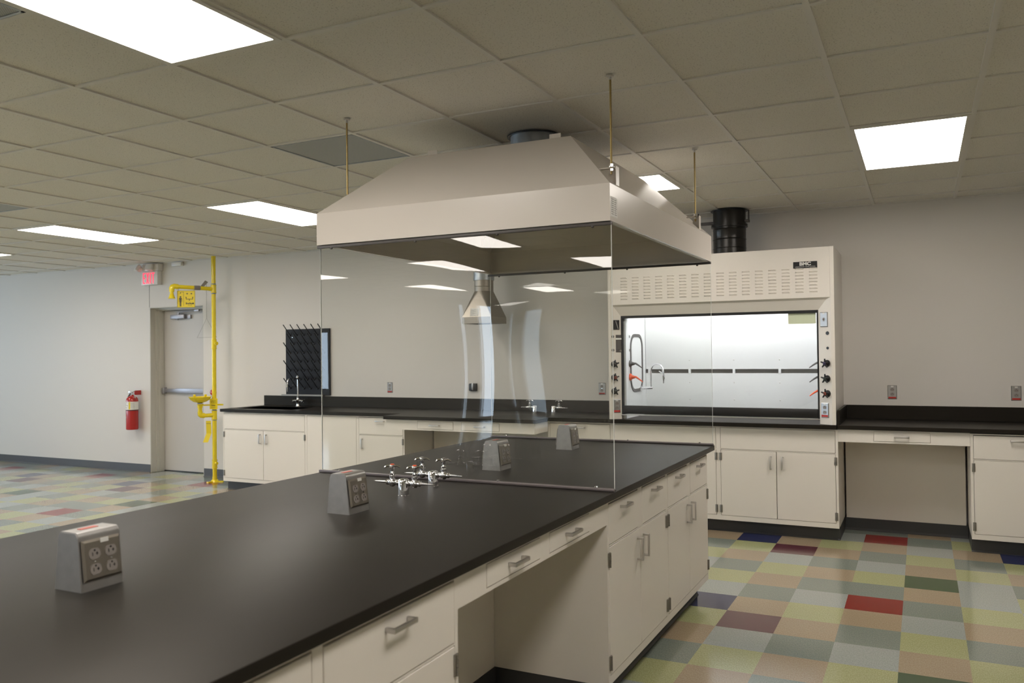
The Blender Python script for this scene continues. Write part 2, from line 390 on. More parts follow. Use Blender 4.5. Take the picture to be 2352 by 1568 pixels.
MB().box(DX0+0.05, DX1-0.05, 0.80, 0.815, 0.004, 0.012).build('door_sweep', M['black'], door, False)

# ------------------------------------------------------------------ ceiling troffers and grilles
def troffer(label, W2, L2, loc):
    t = thing('ceiling_light', label, 'ceiling light', (0, 0, 0), 0, 'recessed troffers'); g = 0.010; fr = 0.022
    b = MB(); z0, z1 = H-0.004, H+0.012
    b.box(g, fr+g, g, L2-g, z0, z1); b.box(W2-g-fr, W2-g, g, L2-g, z0, z1); b.box(g+fr, W2-g-fr, g, g+fr, z0, z1); b.box(g+fr, W2-g-fr, L2-g-fr, L2-g, z0, z1)
    b.build('light_frame', M['grid'], t, False)
    MB().box(g+fr, W2-g-fr, g+fr, L2-g-fr, H-0.0025, H+0.006).build('light_lens', M['lens'], t, False)
    t.location = loc; return t
x0, _, y0, _ = cell(*SMALL); troffer('bright square troffer peeking out just right of the hanging canopy, partly hidden by it', CS, CS, (x0, y0, 0))
t = thing('ceiling_light', 'bright white troffer in the ceiling, largest and nearest, cut by the top left edge', 'ceiling light', (0, 0, 0), 0, 'recessed troffers')
W2, L2 = CS, CS*2; g = 0.010; fr = 0.022
b = MB()
z0, z1 = H-0.004, H+0.012
b.box(g, fr+g, g, L2-g, z0, z1); b.box(W2-g-fr, W2-g, g, L2-g, z0, z1); b.box(g+fr, W2-g-fr, g, g+fr, z0, z1); b.box(g+fr, W2-g-fr, L2-g-fr, L2-g, z0, z1)
b.build('light_frame', M['grid'], t, False)
MB().box(g+fr, W2-g-fr, g+fr, L2-g-fr, H-0.0025, H+0.006).build('light_lens', M['lens'], t, False)
TL = {(1, 3): 'bright white troffer in the ceiling on the right, above the fume hood front',
      (-7, 3): 'bright troffer left of the hanging canopy, its far end hidden behind the canopy',
      (-11, 3): 'bright white narrow-looking troffer in the ceiling above the exit sign side, wholly visible',
      (-15, 3): 'bright white troffer, tiny sliver at the far left edge of the ceiling'}
first = True
for k, (i, j) in enumerate(TROFFERS):
    x0, _, y0, _ = cell(i, j)
    if (i, j) == (-3, -3): t.location = (x0, y0, 0); continue
    clone(t, (x0, y0, 0), 0, TL.get((i, j), 'bright white troffer in the ceiling behind or beside the viewpoint'), 'recessed troffers')
GL = ['grey perforated return grille in the ceiling left of the hanging canopy', 'dark grey return grille in the ceiling corner beside the nearest troffer', 'grey return grille at the far left of the ceiling']
for (i, j), lb in zip(GRILLES, GL):
    x0, x1, y0, y1 = cell(i, j); t2 = thing('ceiling_grille', lb, 'air grille', (x0, y0, 0), 0, 'return air grilles')
    b = MB(); g = 0.0145
    b.box(g, CS-g, g, CS-g, H+0.003, H+0.009); b.build('perforated_panel', M['return'], t2, False)
    b = MB(); b.box(g, g+0.012, g, CS-g, H, H+0.010); b.box(CS-g-0.012, CS-g, g, CS-g, H, H+0.010); b.box(g, CS-g, g, g+0.012, H, H+0.010); b.box(g, CS-g, CS-g-0.012, CS-g, H, H+0.010)
    b.build('grille_frame', M['galv'], t2, False)

# ------------------------------------------------------------------ hardware prototypes (mesh data shared)
def pull_mesh(L=0.105, d=0.030, vertical=False):
    """square bow pull, centred, standing off towards -y"""
    b = MB(); h = L/2; w_ = 0.0065
    a, c = (lambda u, v: (u, v)), None
    if not vertical:
        b.box(-h, h, -d, -d+0.008, -w_, w_, 0.0015); b.box(-h, -h+0.009, -d+0.004, 0, -w_, w_, 0.0012); b.box(h-0.009, h, -d+0.004, 0, -w_, w_, 0.0012)
    else:
        b.box(-w_, w_, -d, -d+0.008, -h, h, 0.0015); b.box(-w_, w_, -d+0.004, 0, -h, -h+0.009, 0.0012); b.box(-w_, w_, -d+0.004, 0, h-0.009, h, 0.0012)
    return b
_p = {}
def pull(parent, x, z, vertical=False, y=-0.0015):
    k = vertical
    if k not in _p:
        o = pull_mesh(vertical=vertical).build('handle', M['alum'], parent); _p[k] = o.data
    else:
        o = bpy.data.objects.new('handle', _p[k]); C.objects.link(o); o.parent = parent
    o.location = (x, y, z); return o
_h = {}
def hinge(parent, x, z, side):
    if side not in _h:
        b = MB(); b.box(-0.011, 0.011, -0.0045, 0.001, -0.031, 0.031, 0.001)
        for k in range(5): b.cyl((0, -0.0055, -0.031+k*0.0124+0.0006), (0, -0.0055, -0.031+(k+1)*0.0124-0.0006), 0.0042, 8)
        o = b.build('hinge', M['hinge'], parent); _h[side] = o.data
    else:
        o = bpy.data.objects.new('hinge', _h[side]); C.objects.link(o); o.parent = parent
    o.location = (x, -0.002, z)
    return o
def cabinet(name, label, loc, rz, W, D, items, z0=0.105, z1=0.876, toe=0.07, group=None, toe_ext=(0, 0)):
    """items: (kind, x0, x1, z0, z1, handle(x,z,vertical)|None, hinge side|None); front at local y=0, body to +y"""
    t = thing(name, label, 'cabinet', loc, rz, group)
    b = MB()
    xs = sorted({0.0, W} | {it[1] for it in items} | {it[2] for it in items}); zs = sorted({z0, z1} | {it[3] for it in items} | {it[4] for it in items})
    for xa, xb in zip(xs, xs[1:]):
        for za, zb in zip(zs, zs[1:]):
            xm, zm = (xa+xb)/2, (za+zb)/2
            if any(it[1] < xm < it[2] and it[3] < zm < it[4] for it in items): continue
            b.box(xa, xb, 0, 0.02, za, zb)
    b.box(0.0006, 0.016, 0.018, D, z0, z1); b.box(W-0.016, W-0.0006, 0.018, D, z0, z1); b.box(0.016, W-0.016, 0.018, D, z0, z0+0.016); b.box(0.016, W-0.016, D-0.012, D, z0, z1)
    b.build('cabinet_body', M['cab'], t, False)
    if toe is not None:
        b = MB(); b.box(toe_ext[0], W-toe_ext[1], toe, D, 0.0, z0)
        b.prism([(toe_ext[0], toe, 0), (toe_ext[0], toe-0.008, 0), (toe_ext[0], toe-0.008, 0.003), (toe_ext[0], toe, 0.012)], (W-toe_ext[0]-toe_ext[1], 0, 0))
        b.build('toe_kick', M['base'], t, False)
    g = 0.0025
    for kind, xa, xb, za, zb, hd, hs in items:
        p = MB().box(xa+g, xb-g, -0.0015, 0.0175, za+g, zb-(0.0055 if kind == 'drawer_front' else g), 0.0012, 1).build(kind, M['cab'], t)
        if hd: pull(p, hd[0], hd[1], hd[2])
        if hs is not None:
            hx = xa if hs == 'l' else xb
            hinge(p, hx, zb-0.055, hs); hinge(p, hx, za+0.055, hs)
    return t
def std_items(W, ndraw, ndoor, blank=False, hinge_single='l', gap=0.04):
    """typical unit: drawers or a blank rail panel above doors"""
    it = []; s = 0.018; zt0, zt1, zd0, zd1 = 0.690, 0.868, 0.143, 0.684
    dw = (W-2*s-(ndraw-1)*gap*1.6)/max(ndraw, 1)
    for k in range(ndraw):
        x0 = s+k*(dw+gap*1.6); it.append(('drawer_front', x0, x0+dw, zt0, zt1, ((x0+x0+dw)/2, (zt0+zt1)/2+0.05, False), None))
    if blank: it.append(('blank_panel', s, W-s, zt0, zt1, None, None))
    if ndoor == 2:
        m = W/2
        it.append(('door', s, m, zd0, zd1, (m-0.045, zd1-0.09, True), 'l')); it.append(('door', m, W-s, zd0, zd1, (m+0.045, zd1-0.09, True), 'r'))
    elif ndoor == 1:
        it.append(('door', s, W-s, zd0, zd1, ((W-s-0.045) if hinge_single == 'l' else s+0.045, zd1-0.09, True), hinge_single))
    return it

# ------------------------------------------------------------------ island
FXI = -0.16; ZT = 0.914; ZB = 0.882
o = MB().box(-1.705, -0.135, -7.6, -1.79, ZB, ZT, 0.004).build('island_countertop', M['top'])
tag(o, 'long black resin countertop of the central lab island', 'countertop')
R90 = PI/2
cabinet('base_cabinet', 'white double door base cabinet with two drawers at the far end of the island', (FXI, -2.805, 0), R90, 0.905, 0.56, std_items(0.905, 2, 2), group='island base cabinets')
cabinet('base_cabinet', 'white double door island base cabinet with two drawers, right beside the knee space', (FXI, -3.71, 0), R90, 0.905, 0.56, std_items(0.905, 2, 2), group='island base cabinets')
cabinet('base_cabinet', 'white island cabinet with one wide drawer, on the near side of the island knee space', (FXI, -5.57, 0), R90, 0.61, 0.56, std_items(0.61, 1, 1, hinge_single='r'), group='island base cabinets')
cabinet('base_cabinet', 'white island base cabinet nearest the viewer, at the bottom edge of the photo', (FXI, -6.485, 0), R90, 0.915, 0.56, std_items(0.915, 1, 2), group='island base cabinets')
cabinet('base_cabinet', 'white island base cabinet beside the viewpoint, below the frame', (FXI, -7.4, 0), R90, 0.915, 0.56, std_items(0.915, 2, 2), group='island base cabinets')
# apron with two shallow drawers over the knee space (y -4.96 .. -3.71)
t = thing('knee_space_unit', 'island knee space with two shallow white drawers and recessed white back', 'knee space', (FXI, -4.96, 0), R90)
W = 1.25; its = [(0.175, 0.570), (0.650, 1.045)]
b = MB(); b.box(0, W, 0, 0.02, 0.780, 0.793); b.box(0, W, 0, 0.02, 0.868, 0.882)
xs = [0]+[v for p in its for v in p]+[W]
for k in (0, 2, 4): b.box(xs[k], xs[k+1], 0, 0.02, 0.793, 0.868)
b.box(0, W, 0.018, 0.03, 0.780, 0.788); b.box(0, W, 0.02, 0.50, 0.874, 0.882); b.box(0.0, 0.012, 0.02, 0.50, 0.79, 0.874); b.box(W-0.012, W, 0.02, 0.50, 0.79, 0.874)
b.build('apron_rail', M['cab'], t, False)
for x0, x1 in its:
    d = MB().box(x0+0.0025, x1-0.0025, -0.0015, 0.0175, 0.7955, 0.8655, 0.0012, 1); d.box(x0+0.01, x1-0.01, 0.0175, 0.42, 0.798, 0.862)
    d = d.build('drawer_front', M['cab'], t); pull(d, (x0+x1)/2, 0.832)
# knee space back panel and its base
MB().box(0.001, 1.249, 0.54, 0.56, 0.105, 0.874).build('back_panel', M['cab'], t, False)
MB().box(0.001, 1.249, 0.534, 0.56, 0.0, 0.105).build('cove_base', M['base'], t, False)
# rear half of the island (seen only past the end)
t = thing('island_rear_cabinet', 'plain white rear run of the island seen from the far side', 'cabinet', (-1.675, -7.4, 0))
b = MB(); b.box(0, 0.93, 0, 5.5, 0.105, 0.876); b.build('cabinet_body', M['cab'], t, False)
MB().box(0.07, 0.93, 0.02, 5.48, 0, 0.105).build('toe_kick', M['base'], t, False)

# ------------------------------------------------------------------ receptacles
def receptacle(b_dark, b_grey, cx, cz, s=1.0, y=0.0, which=(1, -1)):
    """duplex face pair drawn in x/z facing -y; returns nothing"""
    for dz in [0.0195*s*q_ for q_ in which]:
        r = 0.0165*s
        pts = []
        for k in range(24):
            a = 2*PI*k/24; x = r*math.cos(a); z = max(-0.0135*s, min(0.0135*s, r*math.sin(a))); pts.append((cx+x, y, cz+dz+z))
        b_grey.prism(pts, (0, -0.0022, 0))
        b_dark.box(cx-0.0075*s, cx-0.0055*s, y-0.0026, y-0.001, cz+dz-0.005*s, cz+dz+0.004*s)
        b_dark.box(cx+0.0055*s, cx+0.0075*s, y-0.0026, y-0.001, cz+dz-0.004*s, cz+dz+0.004*s)
        b_dark.box(cx+0.0030*s, cx+0.0095*s, y-0.0026, y-0.001, cz+dz-0.001*s, cz+dz+0.001*s)
        b_dark.lathe([(0.0026*s, 0), (0.0026*s, 0.0016)], (cx, y-0.001, cz+dz+0.0085*s), (0, -1, 0), 8)
def plate_mesh(b, w_, h_, d=0.006, bev=0.005):
    b.prism([(-w_/2, 0, -h_/2), (w_/2, 0, -h_/2), (w_/2, 0, h_/2), (-w_/2, 0, h_/2)], (0, -0.001, 0))
    a = [(-w_/2, -0.001, -h_/2), (w_/2, -0.001, -h_/2), (w_/2, -0.001, h_/2), (-w_/2, -0.001, h_/2)]
    w2, h2 = w_/2-bev, h_/2-bev; c = [(-w2, -d, -h2), (w2, -d, -h2), (w2, -d, h2), (-w2, -d, h2)]
    for k in range(4): b.poly([a[k], a[(k+1) % 4], c[(k+1) % 4], c[k]])
    b.poly(c)
def wall_outlet(name='wall_outlet', redtape=True, toggle=False):
    t = thing(name, '', 'outlet')
    b = MB(); plate_mesh(b, 0.071, 0.116); b.build('cover_plate', M['chromed'], t, False)
    if toggle:
        d, g = MB(), MB(); g.box(-0.006, 0.006, -0.008, -0.005, -0.013, 0.013); d.box(-0.004, 0.004, -0.018, -0.006, -0.002, 0.006); g.build('switch_face', M['recept'], t); d.build('toggle', M['dgrey'], t)
    else:
        
        for q_ in (1, -1):
            d, g = MB(), MB(); receptacle(d, g, 0, 0.003, 1, -0.0055, (q_,)); g.build('receptacle', M['recept'], t); d.build('socket_slots', M['black'], t, False)
    MB().lathe([(0.003, 0), (0.003, 0.001)], (0, -0.006, 0.003), (0, -1, 0), 8).build('screw', M['chrome'], t)
    if redtape: MB().box(-0.029, 0.029, -0.0068, -0.0055, -0.052, -0.038).build('red_label', M['redlab'], t, False)
    MB().box(-0.010, 0.010, -0.0068, -0.0055, 0.043, 0.053).build('white_label', M['paper'], t, False)
    return t

# power pedestals standing on the island (two gangs on each sloped face)
def pedestal():
    t = thing('power_pedestal', '', 'power outlet')
    hw, b0, b1, hh = 0.061, 0.0525, 0.036, 0.150
    b = MB(); prof = [(-b0, 0), (b0, 0), (b1+0.0015, hh-0.016)]
    for k in range(1, 6):
        a = k*PI/12; prof.append((b1-0.012+0.0135*math.cos(a)*1.0, hh-0.016+0.0155*math.sin(a)))
    prof += [(-x, z) for x, z in prof[:1:-1]]
    b.prism([(x, -hw, z) for x, z in prof], (0, 2*hw, 0))
    es = [e for e in b.bm.edges if len(e.link_faces) == 2]
    bmesh.ops.bevel(b.bm, geom=[e for e in es if abs(e.verts[0].co.y-e.verts[1].co.y) < 1e-6 and max(e.verts[0].co.z, e.verts[1].co.z) > 0.002], offset=0.002, segments=2, affect='EDGES')
    b.build('housing', M['cast'], t)
    sl = math.atan2(b0-b1, hh-0.016)
    for sgn in (1, -1):
        # local x/z facing -y, then turned to face +x / -x and tilted back
        mt = Matrix.Translation((sgn*(b0+b1)/2 + sgn*0.0028, 0, 0.076)) @ Matrix.Rotation(sgn*R90, 4, 'Z') @ Matrix.Rotation(-sl, 4, 'X')
        p = MB(); plate_mesh(p, 0.112, 0.104, 0.006, 0.006); p.xf(mt); po = p.build('face_plate', M['steel'], t, False)
        for cx in (-0.0235, 0.0235):
            for q_ in (1, -1):
                d, g = MB(), MB(); receptacle(d, g, cx, -0.004, 1.0, -0.0052, (q_,)); g.xf(mt); d.xf(mt); g.build('receptacle', M['recept'], po); d.build('socket_slots', M['black'], po, False)
            s_ = MB().lathe([(0.0028, 0), (0.0020, 0.0014)], (cx, -0.006, -0.004), (0, -1, 0), 8); s_.xf(mt); s_.build('screw', M['chrome'], po)
        if sgn == 1:
            q = MB().box(-0.004, 0.019, -0.0072, -0.0055, 0.040, 0.051); q.xf(mt); q.build('white_label', M['paper'], po, False)
    MB().box(-0.010, 0.006, -0.028, 0.022, hh-0.0012, hh+0.0003).build('red_label', M['redfade'], t, False)
    return t
ped = pedestal(); ped.location = (-0.922, -5.555, ZT+0.0003); ped['group'] = 'power pedestals on the island'
ped['label'] = 'stainless power pedestal with four sockets, nearest and largest on the island counter, lower left'
clone(ped, (-0.922, -4.465, ZT+0.0003), 0, 'stainless four-socket power pedestal just left of the chrome gas taps', 'power pedestals on the island')
clone(ped, (-0.922, -3.240, ZT+0.0003), 0, 'stainless four-socket power pedestal just behind the near glass shield, under the canopy', 'power pedestals on the island')
clone(ped, (-0.922, -2.290, ZT+0.0003), 0, 'stainless four-socket power pedestal farthest back, beside the far glass shield', 'power pedestals on the island')

# ------------------------------------------------------------------ chrome turret taps
def gas_tap(sides, btn, name='gas_tap'):
    t = thing(name, '', 'tap')
    MB().lathe([(0.0235, 0), (0.0235, 0.002), (0.0225, 0.003), (0.0225, 0.064), (0.0205, 0.068), (0.013, 0.0705), (0, 0.071)], n=28).build('turret', M['chrome'], t)
    for s in sides:
        b = MB(); z = 0.053; X = (s, 0, 0)
        b.lathe([(0.0125, 0.018), (0.0125, 0.030), (0.0095, 0.033), (0.0105, 0.040), (0.0135, 0.044), (0.0165, 0.052), (0.0165, 0.060), (0.0130, 0.068), (0.0105, 0.072), (0.0125, 0.074), (0.0125, 0.082), (0.0085, 0.086)], (0, 0, z), X, 18)
        b.sphere((s*0.056, 0, z-0.002), 0.0175, (0.95, 0.9, 1.0), 16)
        b.lathe([(0.011, 0.008), (0.0095, 0.015), (0.0125, 0.019), (0.0125, 0.027), (0.0095, 0.030), (0.0115, 0.034), (0.0115, 0.037), (0.0075, 0.040), (0.006, 0.046)], (s*0.056, 0, z), (0, 0, 1), 18)
        vb = b.build('valve_body', M['chrome'], t)
        b = MB(); pr = [(0.0072, 0.086)]
        for k in range(8): pr += [(0.0072-0.0005*k, 0.090+k*0.0075), (0.0056-0.0005*k, 0.0905+k*0.0075), (0.0056-0.0005*k, 0.0955+k*0.0075)]
        pr.append((0.0022, 0.150)); b.lathe(pr, (0, 0, z), X, 12); b.build('hose_nozzle', M['chrome'], vb)
        b = MB(); hz = z+0.046
        b.lathe([(0.0070, 0), (0.0078, 0.006), (0.0085, 0.018), (0.0125, 0.021), (0.0125, 0.026), (0.0095, 0.028)], (s*0.056, 0, hz), (0, 0, 1), 14)
        for k in range(4):
            a = k*PI/2+0.35; dx, dy = math.cos(a), math.sin(a)
            b.tube([(s*0.056+dx*0.008, dy*0.008, hz+0.022), (s*0.056+dx*0.020, dy*0.020, hz+0.0235), (s*0.056+dx*0.029, dy*0.029, hz+0.019), (s*0.056+dx*0.034, dy*0.034, hz+0.016)], [0.0055, 0.0042, 0.0048, 0.003], 8)
        hd = b.build('cross_handle', M['chrome'], t)
        MB().lathe([(0.0088, 0), (0.0088, 0.0025), (0.006, 0.0035)], (s*0.056, 0, hz+0.0275), (0, 0, 1), 14).build('index_button', btn, hd)
    return t
t = gas_tap((-1, 1), M['orange'], 'gas_tap'); t.location = (-0.922, -4.09, ZT+0.0003); t['label'] = 'chrome double gas tap with orange buttons on the island, in front of the other tap'; t['group'] = 'chrome taps'
t = gas_tap((-1, 1), M['mgrey'], 'gas_tap'); t.location = (-0.932, -3.84, ZT+0.0003); t['label'] = 'chrome double tap with grey buttons on the island, right behind the orange-buttoned one'; t['group'] = 'chrome taps'
t = gas_tap((-1,), M['mgrey'], 'gas_tap'); t.location = (-2.38, 0.40, ZT+0.0003); t['label'] = 'small chrome tap on the back counter with its nozzle pointing left'; t['group'] = 'chrome taps'
t = gas_tap((1,), M['mgrey'], 'gas_tap'); t.location = (-2.18, 0.40, ZT+0.0003); t['label'] = 'small chrome tap on the back counter with its nozzle pointing right, by the fume hood'; t['group'] = 'chrome taps'

# ------------------------------------------------------------------ glass shields
CZ0, CZ1, CZT = 2.062, 2.222, 2.545
CA = (-1.70, -0.135, -3.69, -1.80); CT = (-1.388, -0.458, -3.325, -2.165)
def shield(y, label, s):
    t = thing('glass_shield', label, 'glass shield', (-0.92, y, ZT), 0, 'glass shields under the canopy')
    hx0, hx1, zz = -0.775, 0.780, CZ0-0.002-ZT
    b = MB(); nu, nv = 30, 20; G = {}
    for side, d in ((0, -0.003), (1, 0.003)):
        for a in range(nu+1):
            for c in range(nv+1):
                u, v = a/nu, c/nv; y_ = d + math.sin(PI*v)*(0.0022*math.sin(PI*u*1.3+0.5*s) + 0.0006*math.sin(PI*u*4.2+2.0*s)) + 0.0006*math.sin(2*PI*v)*math.cos(3*u)
                if v in (0, 1): y_ = d
                G[side, a, c] = b.bm.verts.new((hx0+(hx1-hx0)*u, y_, 0.006+(zz-0.006)*v))
    for a in range(nu):
        for c in range(nv):
            b.bm.faces.new((G[0, a, c], G[0, a+1, c], G[0, a+1, c+1], G[0, a, c+1])); b.bm.faces.new((G[1, a, c], G[1, a, c+1], G[1, a+1, c+1], G[1, a+1, c]))
    for a in range(nu):
        b.bm.faces.new((G[0, a, 0], G[1, a, 0], G[1, a+1, 0], G[0, a+1, 0])); b.bm.faces.new((G[0, a, nv], G[0, a+1, nv], G[1, a+1, nv], G[1, a, nv]))
    for c in range(nv):
        b.bm.faces.new((G[0, 0, c], G[0, 0, c+1], G[1, 0, c+1], G[1, 0, c])); b.bm.faces.new((G[0, nu, c], G[1, nu, c], G[1, nu, c+1], G[0, nu, c+1]))
    b.build('glass_pane', M['glass' if s > 0 else 'glass_far'], t, True)
    for x in (hx0-0.0012, hx1): MB().box(x, x+0.0012, -0.0034, 0.0034, 0.006, zz).build('polished_edge', M['edge'], t, False)
    b = MB(); b.box(hx0-0.012, hx1+0.004, -0.017, -0.0035, 0.0003, 0.014, 0.003); b.box(hx0-0.012, hx1+0.004, 0.0035, 0.010, 0.0003, 0.010, 0.0015)
    b.build('bottom_channel', M['rail'], t)
    b = MB(); b.box(hx0-0.012, hx1+0.004, -0.016, -0.0035, zz-0.014, zz, 0.002); b.box(hx0-0.012, hx1+0.004, 0.0035, 0.010, zz-0.012, zz, 0.0015)
    b.build('top_channel', M['dgrey'], t)
    for k, x in enumerate((-0.66, -0.15, 0.23, 0.70)):
        MB().lathe([(0.007, 0), (0.007, 0.003), (0.004, 0.006)], (x, -0.010, 0.0135), (0, 0, 1), 10).build('clamp_screw', M['chrome'], t)
    for k, x in enumerate((-0.70, -0.20, 0.24, 0.70)):
        MB().lathe([(0.007, 0), (0.007, 0.004), (0.004, 0.008)], (x, -0.010, zz-0.0135), (0, 0, -1), 10).build('clamp_screw', M['dgrey'], t)
    return t
shield(-3.665, 'clear near glass shield between the island counter and the canopy, in front of two pedestals', 1)
shield(-1.815, 'clear far glass shield at the end of the island under the canopy', -1)

# ------------------------------------------------------------------ canopy hood over the island
t = thing('canopy_hood', 'large pale painted hipped canopy hood hanging from the ceiling above the island', 'hood', (-0.92, -2.745, CZ0)); off = (-0.92, -2.745, CZ0)
def ringpts(b, x0, x1, y0, y1, z): return [b.bm.verts.new(p) for p in ((x0, y0, z), (x1, y0, z), (x1, y1, z), (x0, y1, z))]
b = MB(off); th = 0.004
o1 = ringpts(b, *CA, CZ0); o2 = ringpts(b, *CA, CZ1); o3 = ringpts(b, *CT, CZT)
def ins(a, d): return (a[0]+d, a[1]-d, a[2]+d, a[3]-d)
q0 = ringpts(b, *ins(CA, 0.028), CZ0); q1 = ringpts(b, *ins(CA, 0.028), CZ0+0.012); i1_ = ringpts(b, *ins(CA, 0.008), CZ0+0.012); i2_ = ringpts(b, *ins(CA, 0.008), CZ1-0.004); i3_ = ringpts(b, *ins(CT, 0.008), CZT-0.006)
def loft(b, A, B_):
    for k in range(4): b.bm.faces.new((A[k], A[(k+1) % 4], B_[(k+1) % 4], B_[k]))
loft(b, o1, o2); loft(b, o2, o3); b.bm.faces.new(o3)
loft(b, q0, o1); loft(b, q1, q0); loft(b, i1_, q1); loft(b, i2_, i1_); loft(b, i3_, i2_); b.bm.faces.new(i3_[::-1])
b.build('canopy_shell', M['canopy'], t, False)
b = MB(off); b.box(CA[1]-0.030, CA[1]-0.012, CA[2]+0.03, CA[3]-0.03, CZ0-0.001, CZ0+0.006); b.build('bottom_channel', M['paper'], t, False)
b = MB(off)
b.lathe([(0.133, 0), (0.133, 0.176)], (-0.90, -2.78, CZT), (0, 0, 1), 40); b.build('duct_collar', M['galv'], t)
b = MB(off)
b.lathe([(0.152, 0), (0.152, 0.004)], (-0.90, -2.78, H-0.004), (0, 0, 1), 40); b.build('dark_ceiling_disc', M['black'], t)  # black disc stands in for the shaded ceiling hole around the duct
for x, y in ((-1.25, -3.30), (-0.55, -3.30), (-0.60, -2.2)):
    b = MB(off); b.box(x-0.03, x+0.03, y, y+0.003, CZT, CZT+0.028); b.box(x-0.03, x+0.05, y, y+0.03, CZT, CZT+0.003); b.build('top_bracket', M['canopy'], t, False)
for x, y in ((-1.605, -3.56), (-0.172, -3.56), (-0.172, -2.05), (-1.605, -2.05)):
    sx = 1 if x > -0.9 else -1
    b = MB(off); b.box(x-sx*0.075, x+sx*0.012, y-0.004, y+0.02, 2.312, 2.316) if sx > 0 else b.box(x-0.012, x+0.075, y-0.004, y+0.02, 2.312, 2.316)
    xo = x+sx*0.022; b.box(min(xo, xo+sx*0.003), max(xo, xo+sx*0.003), y-0.01, y+0.030, 2.235, 2.318)
    b.box(min(x-sx*0.02, xo), max(x-sx*0.02, xo), y+0.018, y+0.021, 2.24, 2.316)
    b.build('hanger_bracket', M['canopy'], t, False)
    b = MB(off); b.cyl((x, y, 2.285), (x, y, 2.706), 0.0048, 10); ro = b.build('threaded_rod', M['brass'], t)
    b = MB(off); b.lathe([(0.010, 0), (0.010, 0.009)], (x, y, 2.300), (0, 0, 1), 6); b.lathe([(0.013, 0), (0.013, 0.003)], (x, y, 2.3165), (0, 0, 1), 12); b.lathe([(0.010, 0), (0.010, 0.010)], (x, y, 2.320), (0, 0, 1), 6)
    b.build('rod_nut', M['chrome'], t)
    b = MB(off); b.lathe([(0.006, 0), (0.006, 0.012), (0.016, 0.013), (0.016, 0.018)], (x, y, H-0.018), (0, 0, 1), 12); b.build('ceiling_anchor', M['alum'], t)
lab = MB(off).box(CA[1], CA[1]+0.0008, -3.682, -3.598, CZ0+0.02, CZ0+0.105).build('label_sheet', M['paper'], t, False)
b = MB(off)
for k in range(8):
    z = CZ0+0.030+k*0.009; b.box(CA[1]+0.0008, CA[1]+0.0011, -3.674, -3.646, z, z+0.003); b.box(CA[1]+0.0008, CA[1]+0.0011, -3.634, -3.606-0.004*(k % 3), z, z+0.003)
b.build('label_print', M['mgrey'], lab, False)
for x, y, r in ():
    pass

# ------------------------------------------------------------------ back wall run: cabinets
FY = -0.075; DB = 0.62-FY-0.003
cabinet('sink_cabinet', 'white double door cabinet under the sink, left end of the back wall run', (-6.03, FY, 0), 0, 1.19, DB, std_items(1.19, 0, 2, blank=True), group='back wall cabinets')
cabinet('filler_cabinet', 'plain white blank-fronted unit right of the sink cabinet', (-4.84, FY, 0), 0, 0.67, DB, [('blank_panel', 0.012, 0.658, 0.12, 0.868, None, None)], group='back wall cabinets')
cabinet('base_cabinet', 'white back wall cabinet with one drawer and a left-handled door, left of the knee space', (-4.17, FY, 0), 0, 0.575, DB, std_items(0.575, 1, 1, hinge_single='r'), group='back wall cabinets')
cabinet('base_cabinet', 'white back wall cabinet with a wide drawer, just left of the fume hood base', (-2.03, FY, 0), 0, 0.615, DB, std_items(0.615, 1, 1, hinge_single='l'), group='back wall cabinets')
cabinet('fume_hood_cabinet', 'white double door base cabinet under the left half of the fume hood', (-1.415, FY, 0), 0, 0.925, DB, std_items(0.925, 0, 2, blank=True), group='back wall cabinets')
cabinet('fume_hood_cabinet', 'white double door base cabinet under the right half of the fume hood', (-0.49, FY, 0), 0, 0.93, DB, std_items(0.93, 0, 2, blank=True), group='back wall cabinets', toe_ext=(0, 0.0))
cabinet('base_cabinet', 'white cabinet with drawer and left-hinged door at the right edge of the photo', (1.346, FY, 0), 0, 0.61, DB, std_items(0.61, 1, 1, hinge_single='l'), group='back wall cabinets')
cabinet('base_cabinet', 'white back wall cabinet farthest right, at the end wall', (2.87, FY, 0), 0, 0.914, DB, std_items(0.914, 2, 2), group='back wall cabinets')
cabinet('base_cabinet', 'white back wall cabinet just beyond the right edge of the photo', (1.956, FY, 0), 0, 0.914, DB, std_items(0.914, 2, 2), group='back wall cabinets')
# aprons on the back wall
def apron(label, x0, x1, y, zb, zt, drawers, returns=None, depth=0.5):
    t = thing('knee_space_unit', label, 'knee space', (x0, y, 0)); off = (x0, y, 0)
    b = MB(off); zz0, zz1 = zb+0.012, zt-0.010
    b.box(x0, x1, y, y+0.02, zb, zz0); b.box(x0, x1, y, y+0.02, zz1, zt)
    xs = [x0]+[v for p in drawers for v in p]+[x1]
    for k in range(0, len(xs), 2): b.box(xs[k], xs[k+1], y, y+0.02, zz0, zz1)
    b.box(x0, x0+0.015, y+0.02, y+depth, zb, zt); b.box(x1-0.015, x1, y+0.02, y+depth, zb, zt); b.box(x0+0.015, x1-0.015, y+0.02, y+depth, zt-0.01, zt)
    b.build('apron_rail', M['cab'], t, False)
    for a, c in drawers:
        d = MB(off).box(a+0.0025, c-0.0025, y-0.0015, y+0.0175, zz0+0.0025, zz1-0.0025, 0.0012, 1).build('drawer_front', M['cab'], t)
        pull(d, (a+c)/2-x0, (zz0+zz1)/2, False)
    return t
def kneeback(t, x0, x1, y):
    off = tuple(t.location)
    MB(off).box(x0+0.012, x1-0.012, y, y+0.018, 0.10, 0.874).build('back_panel', M['cab'], t, False)
    b = MB(off); b.box(x0+0.001, x1-0.001, y-0.003, y+0.018, 0, 0.10); b.prism([(x0+0.001, y-0.003, 0), (x0+0.001, y-0.016, 0), (x0+0.001, y-0.016, 0.004), (x0+0.001, y-0.003, 0.018)], (x1-x0-0.002, 0, 0))
    b.build('cove_base', M['base'], t, False)
